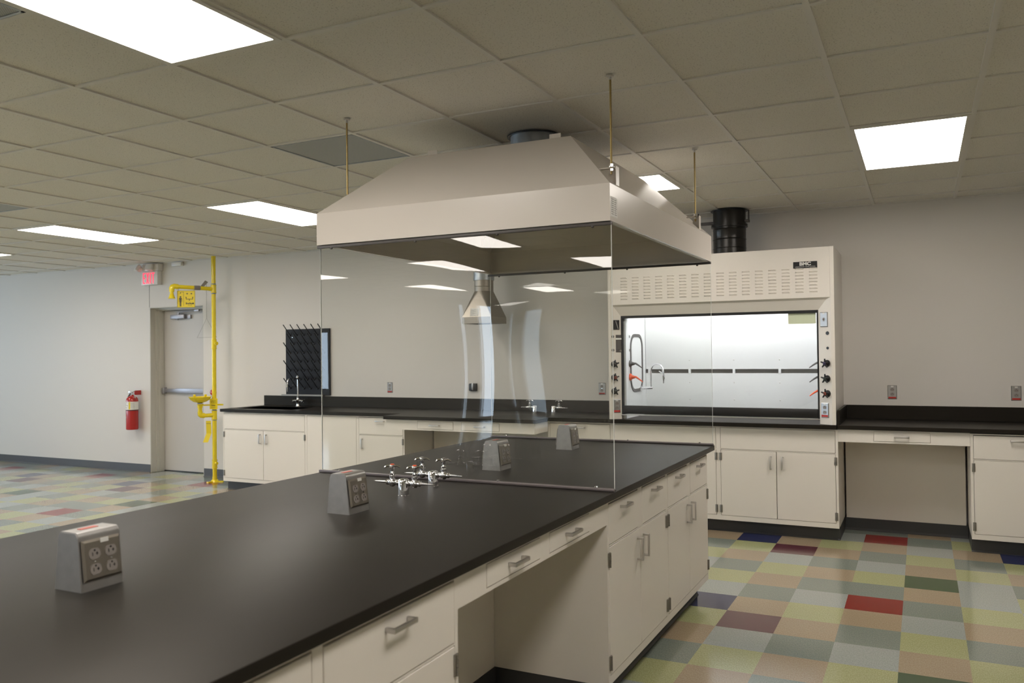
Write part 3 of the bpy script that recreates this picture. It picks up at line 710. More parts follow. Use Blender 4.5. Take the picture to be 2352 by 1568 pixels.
t = apron('knee space with two shallow white drawers under the bumped-out back counter', -3.60, -2.03, -0.375, 0.785, 0.882, [(-3.25, -2.855), (-2.772, -2.377)], depth=0.29); kneeback(t, -3.594, -2.031, 0.46)
t = apron('knee space with one shallow white drawer right of the fume hood', 0.441, 1.345, FY, 0.783, 0.882, [(0.696, 1.087)]); kneeback(t, 0.441, 1.345, 0.46)
# cabinet side toe wraps by the right knee space
# countertops
def slab_from(name, pts, label, cat='countertop'):
    b = MB(); b.prism([(x, y, ZB) for x, y in pts], (0, 0, ZT-ZB))
    bmesh.ops.recalc_face_normals(b.bm, faces=b.bm.faces)
    top_e = [e for e in b.bm.edges if all(v.co.z > ZT-1e-5 for v in e.verts)]
    bmesh.ops.bevel(b.bm, geom=top_e, offset=0.003, segments=2, affect='EDGES')
    o = b.build(name, M['top']); return tag(o, label, cat)
# left counter: pieces around the sink cut-out joined as one outline
SX0, SX1, SY0, SY1 = -5.93, -5.13, 0.03, 0.43
t = thing('back_countertop', 'black resin back wall countertop with sink at left and a bumped-out middle', 'countertop', (-3.7, 0.25, ZB)); off = (-3.7, 0.25, ZB)
b = MB(off); yb = 0.6185
def outline_slab(b, pts):
    b.prism([(x, y, ZB) for x, y in pts], (0, 0, ZT-ZB))
outline_slab(b, [(-6.05, -0.10), (SX0, -0.10), (SX0, yb), (-6.05, yb)])
outline_slab(b, [(SX0, -0.10), (SX1, -0.10), (SX1, SY0), (SX0, SY0)])
outline_slab(b, [(SX0, SY1), (SX1, SY1), (SX1, yb), (SX0, yb)])
outline_slab(b, [(SX1, -0.10), (-3.62, -0.10), (-3.62, -0.40), (-2.01, -0.40), (-2.01, -0.10), (-1.4325, -0.10), (-1.4325, yb), (SX1, yb)])
b.build('counter_slab', M['top'], t, False)
b = MB(off); b.box(-6.05, -1.4325, 0.5995, 0.6185, ZT, 1.030, 0.002); b.build('backsplash', M['top'], t, False)
b = MB(off); zb = ZT-0.20; 
b.box(SX0-0.012, SX0, SY0-0.012, SY1+0.012, zb, ZB-0.0005+0.03); b.box(SX1, SX1+0.012, SY0-0.012, SY1+0.012, zb, ZB+0.0295)
b.box(SX0, SX1, SY0-0.012, SY0, zb, ZB+0.0295); b.box(SX0, SX1, SY1, SY1+0.012, zb, ZB+0.0295); b.box(SX0-0.012, SX1+0.012, SY0-0.012, SY1+0.012, zb-0.012, zb)
sk = thing('lab_sink', 'black resin sink bowl sunk in the left end of the back counter', 'sink', off); b.build('sink_basin', M['top'], sk, False)
MB(off).lathe([(0.04, 0), (0.04, 0.003), (0.02, 0.004)], (-5.53, 0.23, zb), (0, 0, 1), 20).build('sink_drain', M['chromed'], sk)
o = slab_from('fume_hood_worktop', [(-1.4305, -0.125), (0.4355, -0.125), (0.4355, 0.6185), (-1.4305, 0.6185)], 'black resin worktop that the fume hood stands on')
t = thing('back_countertop', 'black resin countertop right of the fume hood', 'countertop', (1.7, 0.25, ZB)); off = (1.7, 0.25, ZB)
MB(off).box(0.4375, 4.598, -0.10, yb, ZB, ZT, 0.003).build('counter_slab', M['top'], t, False)
b = MB(off); b.box(0.4375, 4.598, 0.5995, yb, ZT, 1.030, 0.002); b.box(0.4375, 0.4575, -0.095, 0.5995, ZT, 1.030, 0.002); b.build('backsplash', M['top'], t, False)

# ------------------------------------------------------------------ sink faucet, drying rack
t = thing('sink_faucet', 'chrome gooseneck lab faucet with two cross handles behind the back counter sink', 'faucet', (-5.455, 0.515, ZT))
b = MB(); b.lathe([(0.030, 0), (0.030, 0.004), (0.022, 0.010), (0.018, 0.03), (0.020, 0.045), (0.026, 0.055), (0.026, 0.075), (0.018, 0.085), (0.014, 0.10), (0.016, 0.11), (0.011, 0.118)], n=20)
b.tube([(0, 0, 0.11), (0, 0, 0.34)], 0.0095, 12); b.lathe([(0.014, 0), (0.018, 0.01), (0.018, 0.03), (0.010, 0.04), (0, 0.042)], (0, 0, 0.318), (0, 0, 1), 16)
b.tube([(0, 0, 0.325), (0, -0.03, 0.328), (0, -0.13, 0.326), (0, -0.165, 0.315), (0, -0.178, 0.290), (0, -0.180, 0.25)], [0.008]*5+[0.010], 12)
b.lathe([(0.013, 0), (0.013, 0.03), (0.006, 0.05), (0.004, 0.09)], (0, -0.18, 0.27), (0, 0, -1), 12)
bo = b.build('faucet_body', M['chrome'], t)
for s in (-1, 1):
    b = MB(); b.cyl((0, 0, 0.065), (s*0.06, 0, 0.065), 0.011, 12)
    for k in range(4):
        a = k*PI/2+0.5; b.cyl((s*0.066, 0, 0.065), (s*0.070, 0.030*math.cos(a), 0.065+0.030*math.sin(a)), 0.0042, 8)
    b.cyl((s*0.056, 0, 0.065), (s*0.076, 0, 0.065), 0.010, 12); b.build('cross_handle', M['chrome'], t)

t = thing('drying_rack', 'black wall pegboard drying rack full of slanted pegs above the sink', 'drying rack', (-5.38, 0.62, 1.04)); off = (-5.38, 0.62, 1.04)
MB(off).box(-5.703, -5.057, 0.592, 0.6185, 1.04, 1.812, 0.004).build('back_board', M['board'], t, False)
for r in range(7):
    z = 1.743-r*0.1038; cols = 6 if r % 2 == 0 else 5; xx = -5.632 if r % 2 == 0 else -5.582
    for c in range(cols):
        x = xx+c*0.1012
        if (r, c) == (0, 0):
            b = MB((x, 0.592, z)); b.lathe([(0.013, 0), (0.012, 0.006), (0.006, 0.012)], (x, 0.592, z), (0, -1, 0), 10); b.lathe([(0.0052, 0), (0.0052, 0.165), (0.0035, 0.168)], (x, 0.589, z), (0, -0.70, 0.72), 8)
            p0 = b.build('peg', M['peg'], t); p0.location = Vector((x, 0.592, z))-Vector(off)
        else:
            p = p0.copy(); C.objects.link(p); p.location = Vector((x, 0.592, z))-Vector(off)
for x in (-5.60, -5.155):
    for z in (1.715, 1.155): MB(off).lathe([(0.006, 0), (0.004, 0.002)], (x, 0.592, z), (0, -1, 0), 8).build('mounting_screw', M['chrome'], t)
b = MB(off); b.box(-5.745, -5.135, 0.560, 0.5985, 1.031, 1.034); b.box(-5.745, -5.135, 0.560, 0.563, 1.034, 1.050); b.box(-5.145, -5.135, 0.563, 0.5985, 1.034, 1.05); b.cyl((-5.16, 0.578, 1.031), (-5.16, 0.578, 0.97), 0.006, 8)
b.build('drip_tray', M['steel'], t, False)

# ------------------------------------------------------------------ wall outlets and small wall things
wo = wall_outlet(); wo.location = (-4.242, 0.6195, 1.138); wo['label'] = 'steel wall outlet with red strip on the back wall right of the drying rack'; wo['group'] = 'back wall outlets'
clone(wo, (-1.758, 0.6195, 1.146), 0, 'steel wall outlet with red strip immediately left of the fume hood', 'back wall outlets')
clone(wo, (0.812, 0.6195, 1.140), 0, 'steel wall outlet with red strip on the wall right of the fume hood', 'back wall outlets')
clone(wo, (1.702, 0.6195, 1.141), 0, 'steel wall outlet with red strip at the right edge of the photo', 'back wall outlets')
t = thing('wall_switch_box', 'small dark grey wall box with a clear guard on the back wall behind the glass', 'switch box', (-3.183, 0.6195, 1.15))
MB().box(-0.042, 0.042, -0.03, 0, -0.040, 0.040, 0.006).build('box_body', M['black'], t)
b = MB(); b.box(-0.010, 0.010, -0.036, -0.03, -0.030, 0.046, 0.002); b.build('hinge_strip', M['chromed'], t)
MB().box(-0.046, -0.02, -0.033, -0.002, -0.036, 0.034, 0.004).build('cover_flap', M['slate'], t)

# exit sign with emergency lamps
t = thing('exit_sign', 'white exit sign with glowing red letters high on the wall left of the door', 'exit sign', (-7.93, 0.62, 2.44)); off = (-7.93, 0.62, 2.44)
MB(off).box(-8.085, -7.785, 0.545, 0.6185, 2.44, 2.615, 0.004).build('sign_box', M['white'], t)
yl = 0.5450; zb_, zt_ = 2.457, 2.598; sw = 0.0165; lx = -8.050
def bar(b, pts): b.prism([(x, yl, z) for x, z in pts], (0, -0.0012, 0))
hh_ = zt_-zb_
b = MB(off); bar(b, [(lx, zb_), (lx+sw, zb_), (lx+sw, zt_), (lx, zt_)])
for z in (zb_, (zb_+zt_)/2-sw/2, zt_-sw): bar(b, [(lx+sw, z), (lx+0.044, z), (lx+0.044, z+sw), (lx+sw, z+sw)])
b.build('letter', M['exitred'], t, False)
x0 = lx+0.060; b = MB(off); bar(b, [(x0, zb_), (x0+sw*1.1, zb_), (x0+0.055, zt_), (x0+0.055-sw*1.1, zt_)]); bar(b, [(x0+0.055-sw*1.1, zb_), (x0+0.055, zb_), (x0+0.0295+0.002, zb_+hh_*0.48), (x0+0.0210, zb_+hh_*0.46)]); bar(b, [(x0, zt_), (x0+sw*1.1, zt_), (x0+0.034, zb_+hh_*0.54), (x0+0.0235, zb_+hh_*0.52)]); b.build('letter', M['exitred'], t, False)
x0 = lx+0.131; b = MB(off); bar(b, [(x0, zb_), (x0+sw, zb_), (x0+sw, zt_), (x0, zt_)]); b.build('letter', M['exitred'], t, False)
x0 = lx+0.163; b = MB(off); bar(b, [(x0, zt_-sw), (x0+0.050, zt_-sw), (x0+0.050, zt_), (x0, zt_)]); bar(b, [(x0+0.025-sw/2, zb_), (x0+0.025+sw/2, zb_), (x0+0.025+sw/2, zt_-sw), (x0+0.025-sw/2, zt_-sw)]); b.build('letter', M['exitred'], t, False)
# the emergency light above it
t = thing('emergency_light', 'white twin-head emergency light just above the exit sign', 'emergency light', (-7.92, 0.62, 2.62)); off = (-7.92, 0.62, 2.62)
MB(off).box(-8.05, -7.76, 0.535, 0.6185, 2.618, 2.712, 0.008).build('battery_case', M['white'], t)
for x, tz in ((-8.09, -0.5), (-7.87, 0.25)):
    mt = Matrix.Translation((x+7.92, -0.125, 0.045)) @ Matrix.Rotation(tz, 4, 'Z') @ Matrix.Rotation(-0.55, 4, 'X')
    b = MB(); b.box(-0.052, 0.052, -0.02, 0.022, -0.043, 0.043, 0.010); b.lathe([(0.045, 0), (0.03, 0.035)], (0, 0.022, 0), (0, 1, 0), 14); b.xf(mt); h_ = b.build('lamp_head', M['white'], t)
    b = MB(); b.box(-0.044, 0.044, -0.023, -0.0195, -0.035, 0.035, 0.003); b.xf(mt); b.build('lamp_lens', M['paper'], h_)
t = thing('door_contact_box', 'small white box high on the wall above the door', 'sensor', (-7.48, 0.62, 2.665)); MB().box(-0.085, 0.085, -0.045, -0.001, 0, 0.05, 0.006).build('sensor_case', M['white'], t)

# fire extinguisher
t = thing('fire_extinguisher', 'red fire extinguisher hung on the wall left of the door', 'fire extinguisher', (-8.235, 0.52, 0.56)); 
b = MB(); b.lathe([(0.0, 0), (0.070, 0.001), (0.076, 0.010), (0.076, 0.375), (0.070, 0.405), (0.050, 0.428), (0.028, 0.440), (0.022, 0.452)], n=32); b.build('cylinder', M['red'], t)
b = MB(); b.lathe([(0.0768, 0), (0.0768, 0.105)], (0, 0, 0.262), (0, 0, 1), 32, cap=False); lb = b.build('paper_label', M['paper'], t)
def arc_patch(b, a0, a1, z0, z1, r):
    n_ = 6
    for k in range(n_):
        p, q = a0+(a1-a0)*k/n_, a0+(a1-a0)*(k+1)/n_
        b.poly([(r*math.cos(p), r*math.sin(p), z0), (r*math.cos(q), r*math.sin(q), z0), (r*math.cos(q), r*math.sin(q), z1), (r*math.cos(p), r*math.sin(p), z1)])
b = MB(); arc_patch(b, -1.25, -0.98, 0.268, 0.362, 0.0772); b.build('green_stripe', M['ylabel'], lb)
b = MB()
for a0, z in ((-2.4, 0.345), (-2.1, 0.335), (-1.9, 0.315), (-2.2, 0.31), (-2.0, 0.285), (-1.75, 0.28), (-1.7, 0.35), (-2.35, 0.28), (-1.6, 0.31)): arc_patch(b, a0, a0+0.14, z, z+0.012, 0.0773)
for k in range(6): arc_patch(b, -0.9, -0.3, 0.28+k*0.013, 0.283+k*0.013, 0.0773)
b.build('label_print', M['mgrey'], lb)
b = MB(); b.lathe([(0.0770, 0), (0.0785, 0.004), (0.0770, 0.010)], (0, 0, 0.250), (0, 0, 1), 32, cap=False); b.build('retaining_band', M['black'], t)
b = MB()
n_ = 8
for k in range(n_):
    p, q = -2.45+0.62*k/n_, -2.45+0.62*(k+1)/n_; h0, h1 = 0.022*(1-k/n_), 0.022*(1-(k+1)/n_)
    b.poly([(0.0772*math.cos(p), 0.0772*math.sin(p), 0.165-h0), (0.0772*math.cos(q), 0.0772*math.sin(q), 0.165-h1), (0.0772*math.cos(q), 0.0772*math.sin(q), 0.165+h1+1e-5), (0.0772*math.cos(p), 0.0772*math.sin(p), 0.165+h0)])
b.build('diamond_label', M['paper'], t)
b = MB(); b.cyl((0, 0, 0.45), (0, 0, 0.485), 0.016, 12); b.tube([(0.0, 0, 0.475), (0.055, -0.01, 0.455), (0.075, -0.012, 0.41)], [0.008, 0.007, 0.006], 8)
b.tube([(-0.01, 0, 0.485), (0.03, 0, 0.497), (0.075, 0, 0.515)], [0.009, 0.008, 0.006], 8); b.lathe([(0.016, 0), (0.016, 0.012)], (-0.03, -0.01, 0.485), (0, -1, 0), 12)
b.tube([(0, 0, 0.47), (-0.025, -0.01, 0.50), (-0.04, -0.012, 0.515)], 0.004, 6); b.build('valve_head', M['chrome'], t)
MB().tube([(-0.01, 0, 0.468), (-0.05, 0.01, 0.462), (-0.085, 0.012, 0.43), (-0.093, 0.012, 0.38), (-0.088, 0.012, 0.34)], 0.0095, 10).build('hose', M['dgrey'], t)
MB().box(0.036, 0.050, 0.0, 0.099, 0.45, 0.51, 0.003).build('wall_bracket', M['red'], t)

# red alarm knob behind the shower pipe
t = thing('red_pull_station', 'small red knob device on the wall behind the yellow shower pipe', 'alarm', (-6.885, 0.6195, 1.045))
MB().lathe([(0.045, 0), (0.045, 0.012), (0.034, 0.032), (0.012, 0.042)], (0, 0, 0.01), (0, -1, 0), 20).build('knob', M['red'], t)
MB().box(-0.006, 0.006, -0.01, 0, -0.055, 0.09, 0.002).build('bracket', M['dgrey'], t)

# ------------------------------------------------------------------ yellow emergency shower and eyewash
PX, PY = -6.585, 0.335
t = thing('emergency_shower', 'tall yellow emergency shower and eyewash stand beside the door', 'emergency shower', (PX, PY, 0))
b = MB(); r = 0.0255
b.cyl((0, 0, 0.03), (0, 0, 2.71), r, 20); b.build('standpipe', M['yellow'], t)
b = MB(); b.lathe([(0.030, 0.01), (0.028, 0.05), (0.024, 0.09)], n=18)
for k in range(3):
    a = k*2*PI/3+0.4; b.prism([(0.02*math.cos(a)-0.014*math.sin(a), 0.02*math.sin(a)+0.014*math.cos(a), 0.0), (0.105*math.cos(a)-0.016*math.sin(a), 0.105*math.sin(a)+0.016*math.cos(a), 0.0), (0.105*math.cos(a)+0.016*math.sin(a), 0.105*math.sin(a)-0.016*math.cos(a), 0.0), (0.02*math.cos(a)+0.014*math.sin(a), 0.02*math.sin(a)-0.014*math.cos(a), 0.0)], (0, 0, 0.014))
b.lathe([(0.055, 0), (0.050, 0.012), (0.032, 0.03)], n=18); b.build('floor_flange', M['yellow'], t)
def tee(b, z, h=0.05): b.lathe([(0.0335, -h), (0.0335, -h+0.008), (0.0305, -h+0.01), (0.0305, h-0.01), (0.0335, h-0.008), (0.0335, h)], (0, 0, z), (0, 0, 1), 20)
dv = Vector((-0.50, -0.866, 0)).normalized()
b = MB(); tee(b, 2.315); b.cyl(dv*0.01+Vector((0, 0, 2.315)), dv*0.055+Vector((0, 0, 2.315)), 0.026, 16)
b.build('pipe_tee', M['yellow'], t); b = MB(); tee(b, 1.648, 0.058); b.cyl((0.01, 0, 1.66), (0.045, -0.01, 1.66), 0.017, 12); b.cyl((0.045, -0.01, 1.66), (0.058, -0.012, 1.66), 0.024, 8)
b.build('pipe_tee', M['yellow'], t); b = MB(); tee(b, 0.80, 0.055); b.cyl(dv*0.01+Vector((0, 0, 0.80)), dv*0.055+Vector((0, 0, 0.80)), 0.026, 16)
b.build('pipe_tee', M['yellow'], t); b = MB(); tee(b, 0.215, 0.05); b.cyl((0.01, 0, 0.225), (0.048, -0.01, 0.225), 0.018, 12); b.build('pipe_tee', M['yellow'], t); MB().lathe([(0.0300, 0), (0.0300, 0.035)], (0, 0, 0.895), (0, 0, 1), 16).build('pipe_collar', M['yellow'], t)
for z in (2.372, 2.258, 0.86, 0.742): MB().lathe([(0.0268, 0), (0.0268, 0.009)], (0, 0, z-0.004), (0, 0, 1), 16).build('thread_tape', M['band'], t)
# overhead arm, elbow and head
L = 0.475; e = dv*L; b = MB()
b.cyl(dv*0.03+Vector((0, 0, 2.315)), dv*(L-0.03)+Vector((0, 0, 2.330)), 0.0235, 16)
b.tube([dv*(L-0.07)+Vector((0, 0, 2.328)), dv*(L-0.03)+Vector((0, 0, 2.332)), dv*(L-0.008)+Vector((0, 0, 2.325)), dv*L+Vector((0, 0, 2.305)), dv*L+Vector((0, 0, 2.265))], [0.031, 0.031, 0.031, 0.031, 0.028], 16)
b.build('overhead_arm', M['yellow'], t)
MB().lathe([(0.019, 0), (0.019, 0.015), (0.021, 0.018), (0.021, 0.032), (0.024, 0.036), (0.034, 0.070), (0.040, 0.074), (0.040, 0.082), (0.03, 0.084)], e+Vector((0, 0, 2.268)), (0, 0, -1), 24).build('shower_head', M['yellow'], t)
b = MB(); pv = dv*0.19+Vector((0, 0, 2.322)); b.lathe([(0.026, -0.035), (0.028, -0.03), (0.028, 0.03), (0.026, 0.035)], pv, dv, 14)
q = dv.cross(Vector((0, 0, 1)))
lv = [pv-dv*0.03+q*0.03, pv-dv*0.10+q*0.03+Vector((0, 0, 0.095)), pv-dv*0.135+q*0.03+Vector((0, 0, 0.075)), pv-dv*0.06+q*0.03+Vector((0, 0, -0.01))]
b.prism(lv, q*0.006); b.cyl(pv, pv+q*0.04, 0.012, 10); b.build('valve_lever', M['mgrey'], t)
rp = pv-dv*0.115+q*0.034+Vector((0, 0, 0.08)); b = MB()
b.tube([rp, rp+Vector((0.0, 0, -0.44))], 0.0022, 6); tp = rp+Vector((0, 0, -0.44))
qa, qb = tp+dv*0.11+Vector((0, 0, -0.235)), tp-dv*0.115+Vector((0, 0, -0.225))
b.tube([tp, qa, qb], 0.0028, 6, closed=True); b.build('pull_rod', M['mgrey'], t)
# hanging pictogram sign
so = thing('shower_sign', 'square yellow safety sign with black pictograms hanging under the shower arm', 'sign', (PX+dv.x*0.315, PY+dv.y*0.315, 2.185), math.atan2(-dv.y, -dv.x)-0.0)
so.rotation_euler = (0, 0, 0.50)
b = MB(); b.box(-0.105, 0.105, -0.0015, 0.0015, -0.100, 0.100, 0.001); b.build('sign_plate', M['ylabel'], so, False)
b = MB(); y0_, y1_ = -0.0026, -0.0014
b.box(-0.101, 0.101, y0_, y1_, 0.0955, 0.0975); b.box(-0.101, 0.101, y0_, y1_, -0.0975, -0.0955); b.box(-0.102, -0.100, y0_, y1_, -0.097, 0.097); b.box(0.100, 0.102, y0_, y1_, -0.097, 0.097)
b.box(-0.030, -0.0275, y0_, y1_, -0.082, 0.080); b.box(-0.065, -0.0275, y0_, y1_, 0.080, 0.083); b.prism([(-0.072, y0_, 0.066), (-0.058, y0_, 0.066), (-0.063, y0_, 0.080), (-0.067, y0_, 0.080)], (0, 0.001, 0))
b.lathe([(0.010, 0), (0.010, 0.001)], (-0.065, y1_, 0.024), (0, -1, 0), 14)      # person: head, torso, legs
b.box(-0.081, -0.049, y0_, y1_, 0.000, 0.012); b.box(-0.0735, -0.0565, y0_, y1_, -0.040, 0.002); b.box(-0.082, -0.0775, y0_, y1_, -0.034, 0.006); b.box(-0.0525, -0.048, y0_, y1_, -0.034, 0.006)
b.box(-0.0735, -0.0660, y0_, y1_, -0.086, -0.040); b.box(-0.0640, -0.0565, y0_, y1_, -0.086, -0.040)
for x in (0.012, 0.062):
    b.lathe([(0.0065, 0), (0.0065, 0.001)], (x, y1_, 0.061), (0, -1, 0), 12)
    b.prism([(x-0.017, y0_, 0.062), (x, y0_, 0.071), (x+0.017, y0_, 0.062), (x, y0_, 0.066)], (0, 0.001, 0))
b.box(-0.002, 0.080, y0_, y1_, -0.004, 0.002); b.box(0.035, 0.042, y0_, y1_, -0.020, -0.004); b.box(-0.002, 0.004, y0_, y1_, 0.002, 0.020); b.box(0.074, 0.080, y0_, y1_, 0.002, 0.020)
b.prism([(-0.006, y0_, 0.028), (0.010, y0_, 0.018), (0.002, y0_, 0.012), (-0.004, y0_, 0.014)], (0, 0.001, 0)); b.prism([(0.084, y0_, 0.028), (0.068, y0_, 0.018), (0.076, y0_, 0.012), (0.082, y0_, 0.014)], (0, 0.001, 0))
b.lathe([(0.010, 0), (0.010, 0.001)], (0.082, y1_, -0.052), (0, -1, 0), 14); b.box(0.020, 0.066, y0_, y1_, -0.078, -0.0755)
b.build('pictograms', M['black'], so, False)
text('sign_lettering', 'Bradley', 0.030, M['black'], so, (0.035, -0.0022, -0.052), (PI/2, 0, 0), 0.86, 0.0004, bold=0.0009)
b = MB()
for x in (-0.09, 0.09): b.tube([(x, 0, 0.095), (x, 0.0, 0.118), (x*0.9, 0.03, 0.135)], 0.0015, 6)
b.build('hanging_wire', M['mgrey'], so)
# eyewash
EW = 0.165; eb = dv*EW
b = MB(); b.cyl(dv*0.03+Vector((0, 0, 0.80)), dv*(EW-0.03)+Vector((0, 0, 0.80)), 0.0235, 16)
b.tube([dv*(EW-0.05)+Vector((0, 0, 0.80)), dv*(EW-0.015)+Vector((0, 0, 0.803)), dv*(EW-0.002)+Vector((0, 0, 0.815)), eb+Vector((0, 0, 0.85))], [0.031, 0.031, 0.031, 0.030], 14)
b.cyl(eb+Vector((0, 0, 0.84)), eb+Vector((0, 0, 0.93)), 0.0245, 16); b.lathe([(0.031, 0), (0.031, 0.035), (0.038, 0.04), (0.038, 0.046)], eb+Vector((0, 0, 0.895)), (0, 0, 1), 18)
b.cyl(eb+Vector((0, 0, 0.925)), Vector((0.05, 0, 0.925)), 0.009, 10); b.cyl(Vector((0.0, 0, 0.925)), Vector((0.11, 0.03, 0.925)), 0.010, 10); b.build('eyewash_pipe', M['yellow'], t)
b = MB(); b.lathe([(0.034, 0), (0.075, 0.012), (0.110, 0.036), (0.126, 0.066), (0.131, 0.068), (0.131, 0.072), (0.122, 0.070), (0.105, 0.040), (0.07, 0.018), (0.0, 0.010)], eb+Vector((0, 0, 0.955)), (0, 0, 1), 36, cap=False); b.build('eyewash_bowl', M['yellow'], t)
b = MB(); b.lathe([(0.030, 0), (0.030, 0.008)], eb+Vector((0, 0, 0.947)), (0, 0, 1), 18); b.build('gasket', M['black'], t)
for s in (-1, 1):
    qx = (dv+Vector((-0.5, 0, 0))).normalized()*(0.062*s); b = MB(); b.tube([eb+qx*0.3+Vector((0, 0, 0.97)), eb+qx+Vector((0, 0, 1.00)), eb+qx+Vector((0, 0, 1.035))], 0.007, 8); b.lathe([(0.014, 0), (0.017, 0.008), (0.014, 0.024)], eb+qx+Vector((0, 0, 1.030)), (0, 0, 1), 12); b.build('spray_nozzle', M['yellow'], t)
# tags
tg = thing('inspection_tag', 'small bright yellow tag with black print tied on the shower pipe at bowl height', 'tag', (PX+0.030, PY-0.040, 0.940), 0.6)
MB().box(-0.045, 0.045, -0.001, 0.001, -0.066, 0.062, 0.0005).build('tag_card', M['yellow'], tg, False)
b = MB(); b.tube([(-0.024, -0.0015, 0.01), (-0.018, -0.0015, 0.035), (-0.004, -0.0015, 0.04), (0.0, -0.0015, 0.01)], 0.0012, 6); b.tube([(0.006, -0.0015, 0.0), (0.008, -0.0015, 0.038), (0.024, -0.0015, 0.038), (0.026, -0.0015, 0.0)], 0.0014, 6); b.box(-0.028, 0.022, -0.0018, -0.001, -0.046, -0.043)
b.build('tag_drawing', M['black'], tg); text('tag_lettering', 'Bradley', 0.016, M['black'], tg, (-0.002, -0.0014, -0.022), (PI/2, 0, 0), 0.9, 0.0003, bold=0.0006)
tg = thing('paper_tag', 'long curled yellow paper tag hanging below the eyewash arm', 'tag', (PX+dv.x*0.07, PY+dv.y*0.07, 0.735), 0.5)
b = MB(); P = [(0.0, 0), (0.002, -0.08), (0.004, -0.15), (-0.012, -0.20), (-0.030, -0.255)]
for (a, z), (c, z2) in zip(P, P[1:]): b.prism([(-0.030+a, a*0.8, z), (0.030+a, a*0.8, z), (0.030+c, c*0.8, z2), (-0.030+c, c*0.8, z2)], (0, 0.0008, 0))
b.build('tag_card', M['ylabel'], tg, False)
b = MB(); [b.box(-0.022+k*0.014, -0.014+k*0.014, -0.002, -0.001, -0.035, -0.028) for k in range(4)]; b.build('tag_print', M['dgrey'], tg, False)

# ------------------------------------------------------------------ stainless exhaust drop on the back wall
HX, HYc, s2 = -2.853, 0.25, 0.163
t = thing('exhaust_funnel', 'stainless pyramid exhaust funnel hanging on a pipe above the bumped-out counter', 'exhaust hood', (HX, HYc, 1.797))
b = MB(); z1_, z2_ = 0.064, 0.322; n_ = 32
lo = []; 
def sq(a, s):
    c_, s_ = math.cos(a), math.sin(a); m_ = max(abs(c_), abs(s_)); return (s*c_/m_, s*s_/m_)
cr = [(s2, s2), (-s2, s2), (-s2, -s2), (s2, -s2)]; ins_ = [(x*0.975, y*0.975) for x, y in cr]
def sqround(cs, rr, zz0):
    base = [b.bm.verts.new((x, y, zz0)) for x, y in cs]; lip = [b.bm.verts.new((x, y, z1_)) for x, y in cs]
    circ = [b.bm.verts.new((rr*math.cos(2*PI*k/n_), rr*math.sin(2*PI*k/n_), z2_)) for k in range(n_)]
    q4 = n_//4
    for c in range(4):
        b.bm.faces.new((base[c], base[(c+1) % 4], lip[(c+1) % 4], lip[c]))
        for k in range(q4): b.bm.faces.new((lip[c], circ[(c*q4+k) % n_], circ[(c*q4+k+1) % n_]))
        b.bm.faces.new((lip[c], lip[(c+1) % 4], circ[((c+1)*q4) % n_]))
    return base, circ
ob, oc = sqround(cr, 0.094, 0); ib, ic = sqround(ins_, 0.091, 0)
for c in range(4): b.bm.faces.new((ob[c], ob[(c+1) % 4], ib[(c+1) % 4], ib[c]))
for k in range(n_): b.bm.faces.new((oc[k], oc[(k+1) % n_], ic[(k+1) % n_], ic[k]))
b.build('funnel', M['steel'], t, False)
MB().lathe([(0.0945, 0.320), (0.0945, 0.365), (0.097, 0.368), (0.0945, 0.371), (0.0945, 0.432)], n=36).build('neck_pipe', M['steel'], t)
MB().lathe([(0.104, 0.430), (0.104, 0.921)], n=36).build('upper_pipe', M['galv'], t)
lb = MB().box(-0.075, 0.018, -0.001, 0, 0.01, 0.088); lb.xf(Matrix.Translation((0, -s2-0.001, z1_-0.002)) @ Matrix.Rotation(-math.atan2(s2-0.094, z2_-z1_), 4, 'X') @ Matrix.Rotation(0.03, 4, 'Y'))
lo_ = lb.build('paper_label', M['paper'], t, False)
b = MB(); [b.box(-0.068, -0.03 if k % 2 else -0.012, -0.0014, -0.001, 0.018+k*0.009, 0.0205+k*0.009) for k in range(7)]; b.xf(Matrix.Translation((0, -s2-0.001, z1_-0.002)) @ Matrix.Rotation(-math.atan2(s2-0.094, z2_-z1_), 4, 'X')); b.build('label_print', M['mgrey'], lo_, False)

# ------------------------------------------------------------------ fume hood
HA, HB_, HZ0, HZ1 = -1.43, 0.432, ZT+0.0005, 2.312
t = thing('fume_hood', 'large white fume hood with lit interior, black sash frame and louvred header', 'fume hood', (-0.5, -0.10, HZ0)); off = (-0.5, -0.10, HZ0)
hood = t
yb = 0.6185
b = MB(off); P = [(HA, -0.10), (-1.408, -0.10), (-1.3355, -0.04), (-1.3355, -0.0115), (-1.3165, -0.0115), (-1.3165, yb), (HA, yb)]
b.prism([(x, y, HZ0) for x, y in P], (0, 0, HZ1-HZ0)); b.build('side_post', M['cab'], t, False)
b = MB(off); P = [(HB_, -0.10), (HB_, yb), (0.312, yb), (0.312, 0.02), (0.307, -0.04), (0.404, -0.10)]
b.prism([(x, y, HZ0) for x, y in P], (0, 0, HZ1-HZ0)); b.build('side_post', M['cab'], t, False)
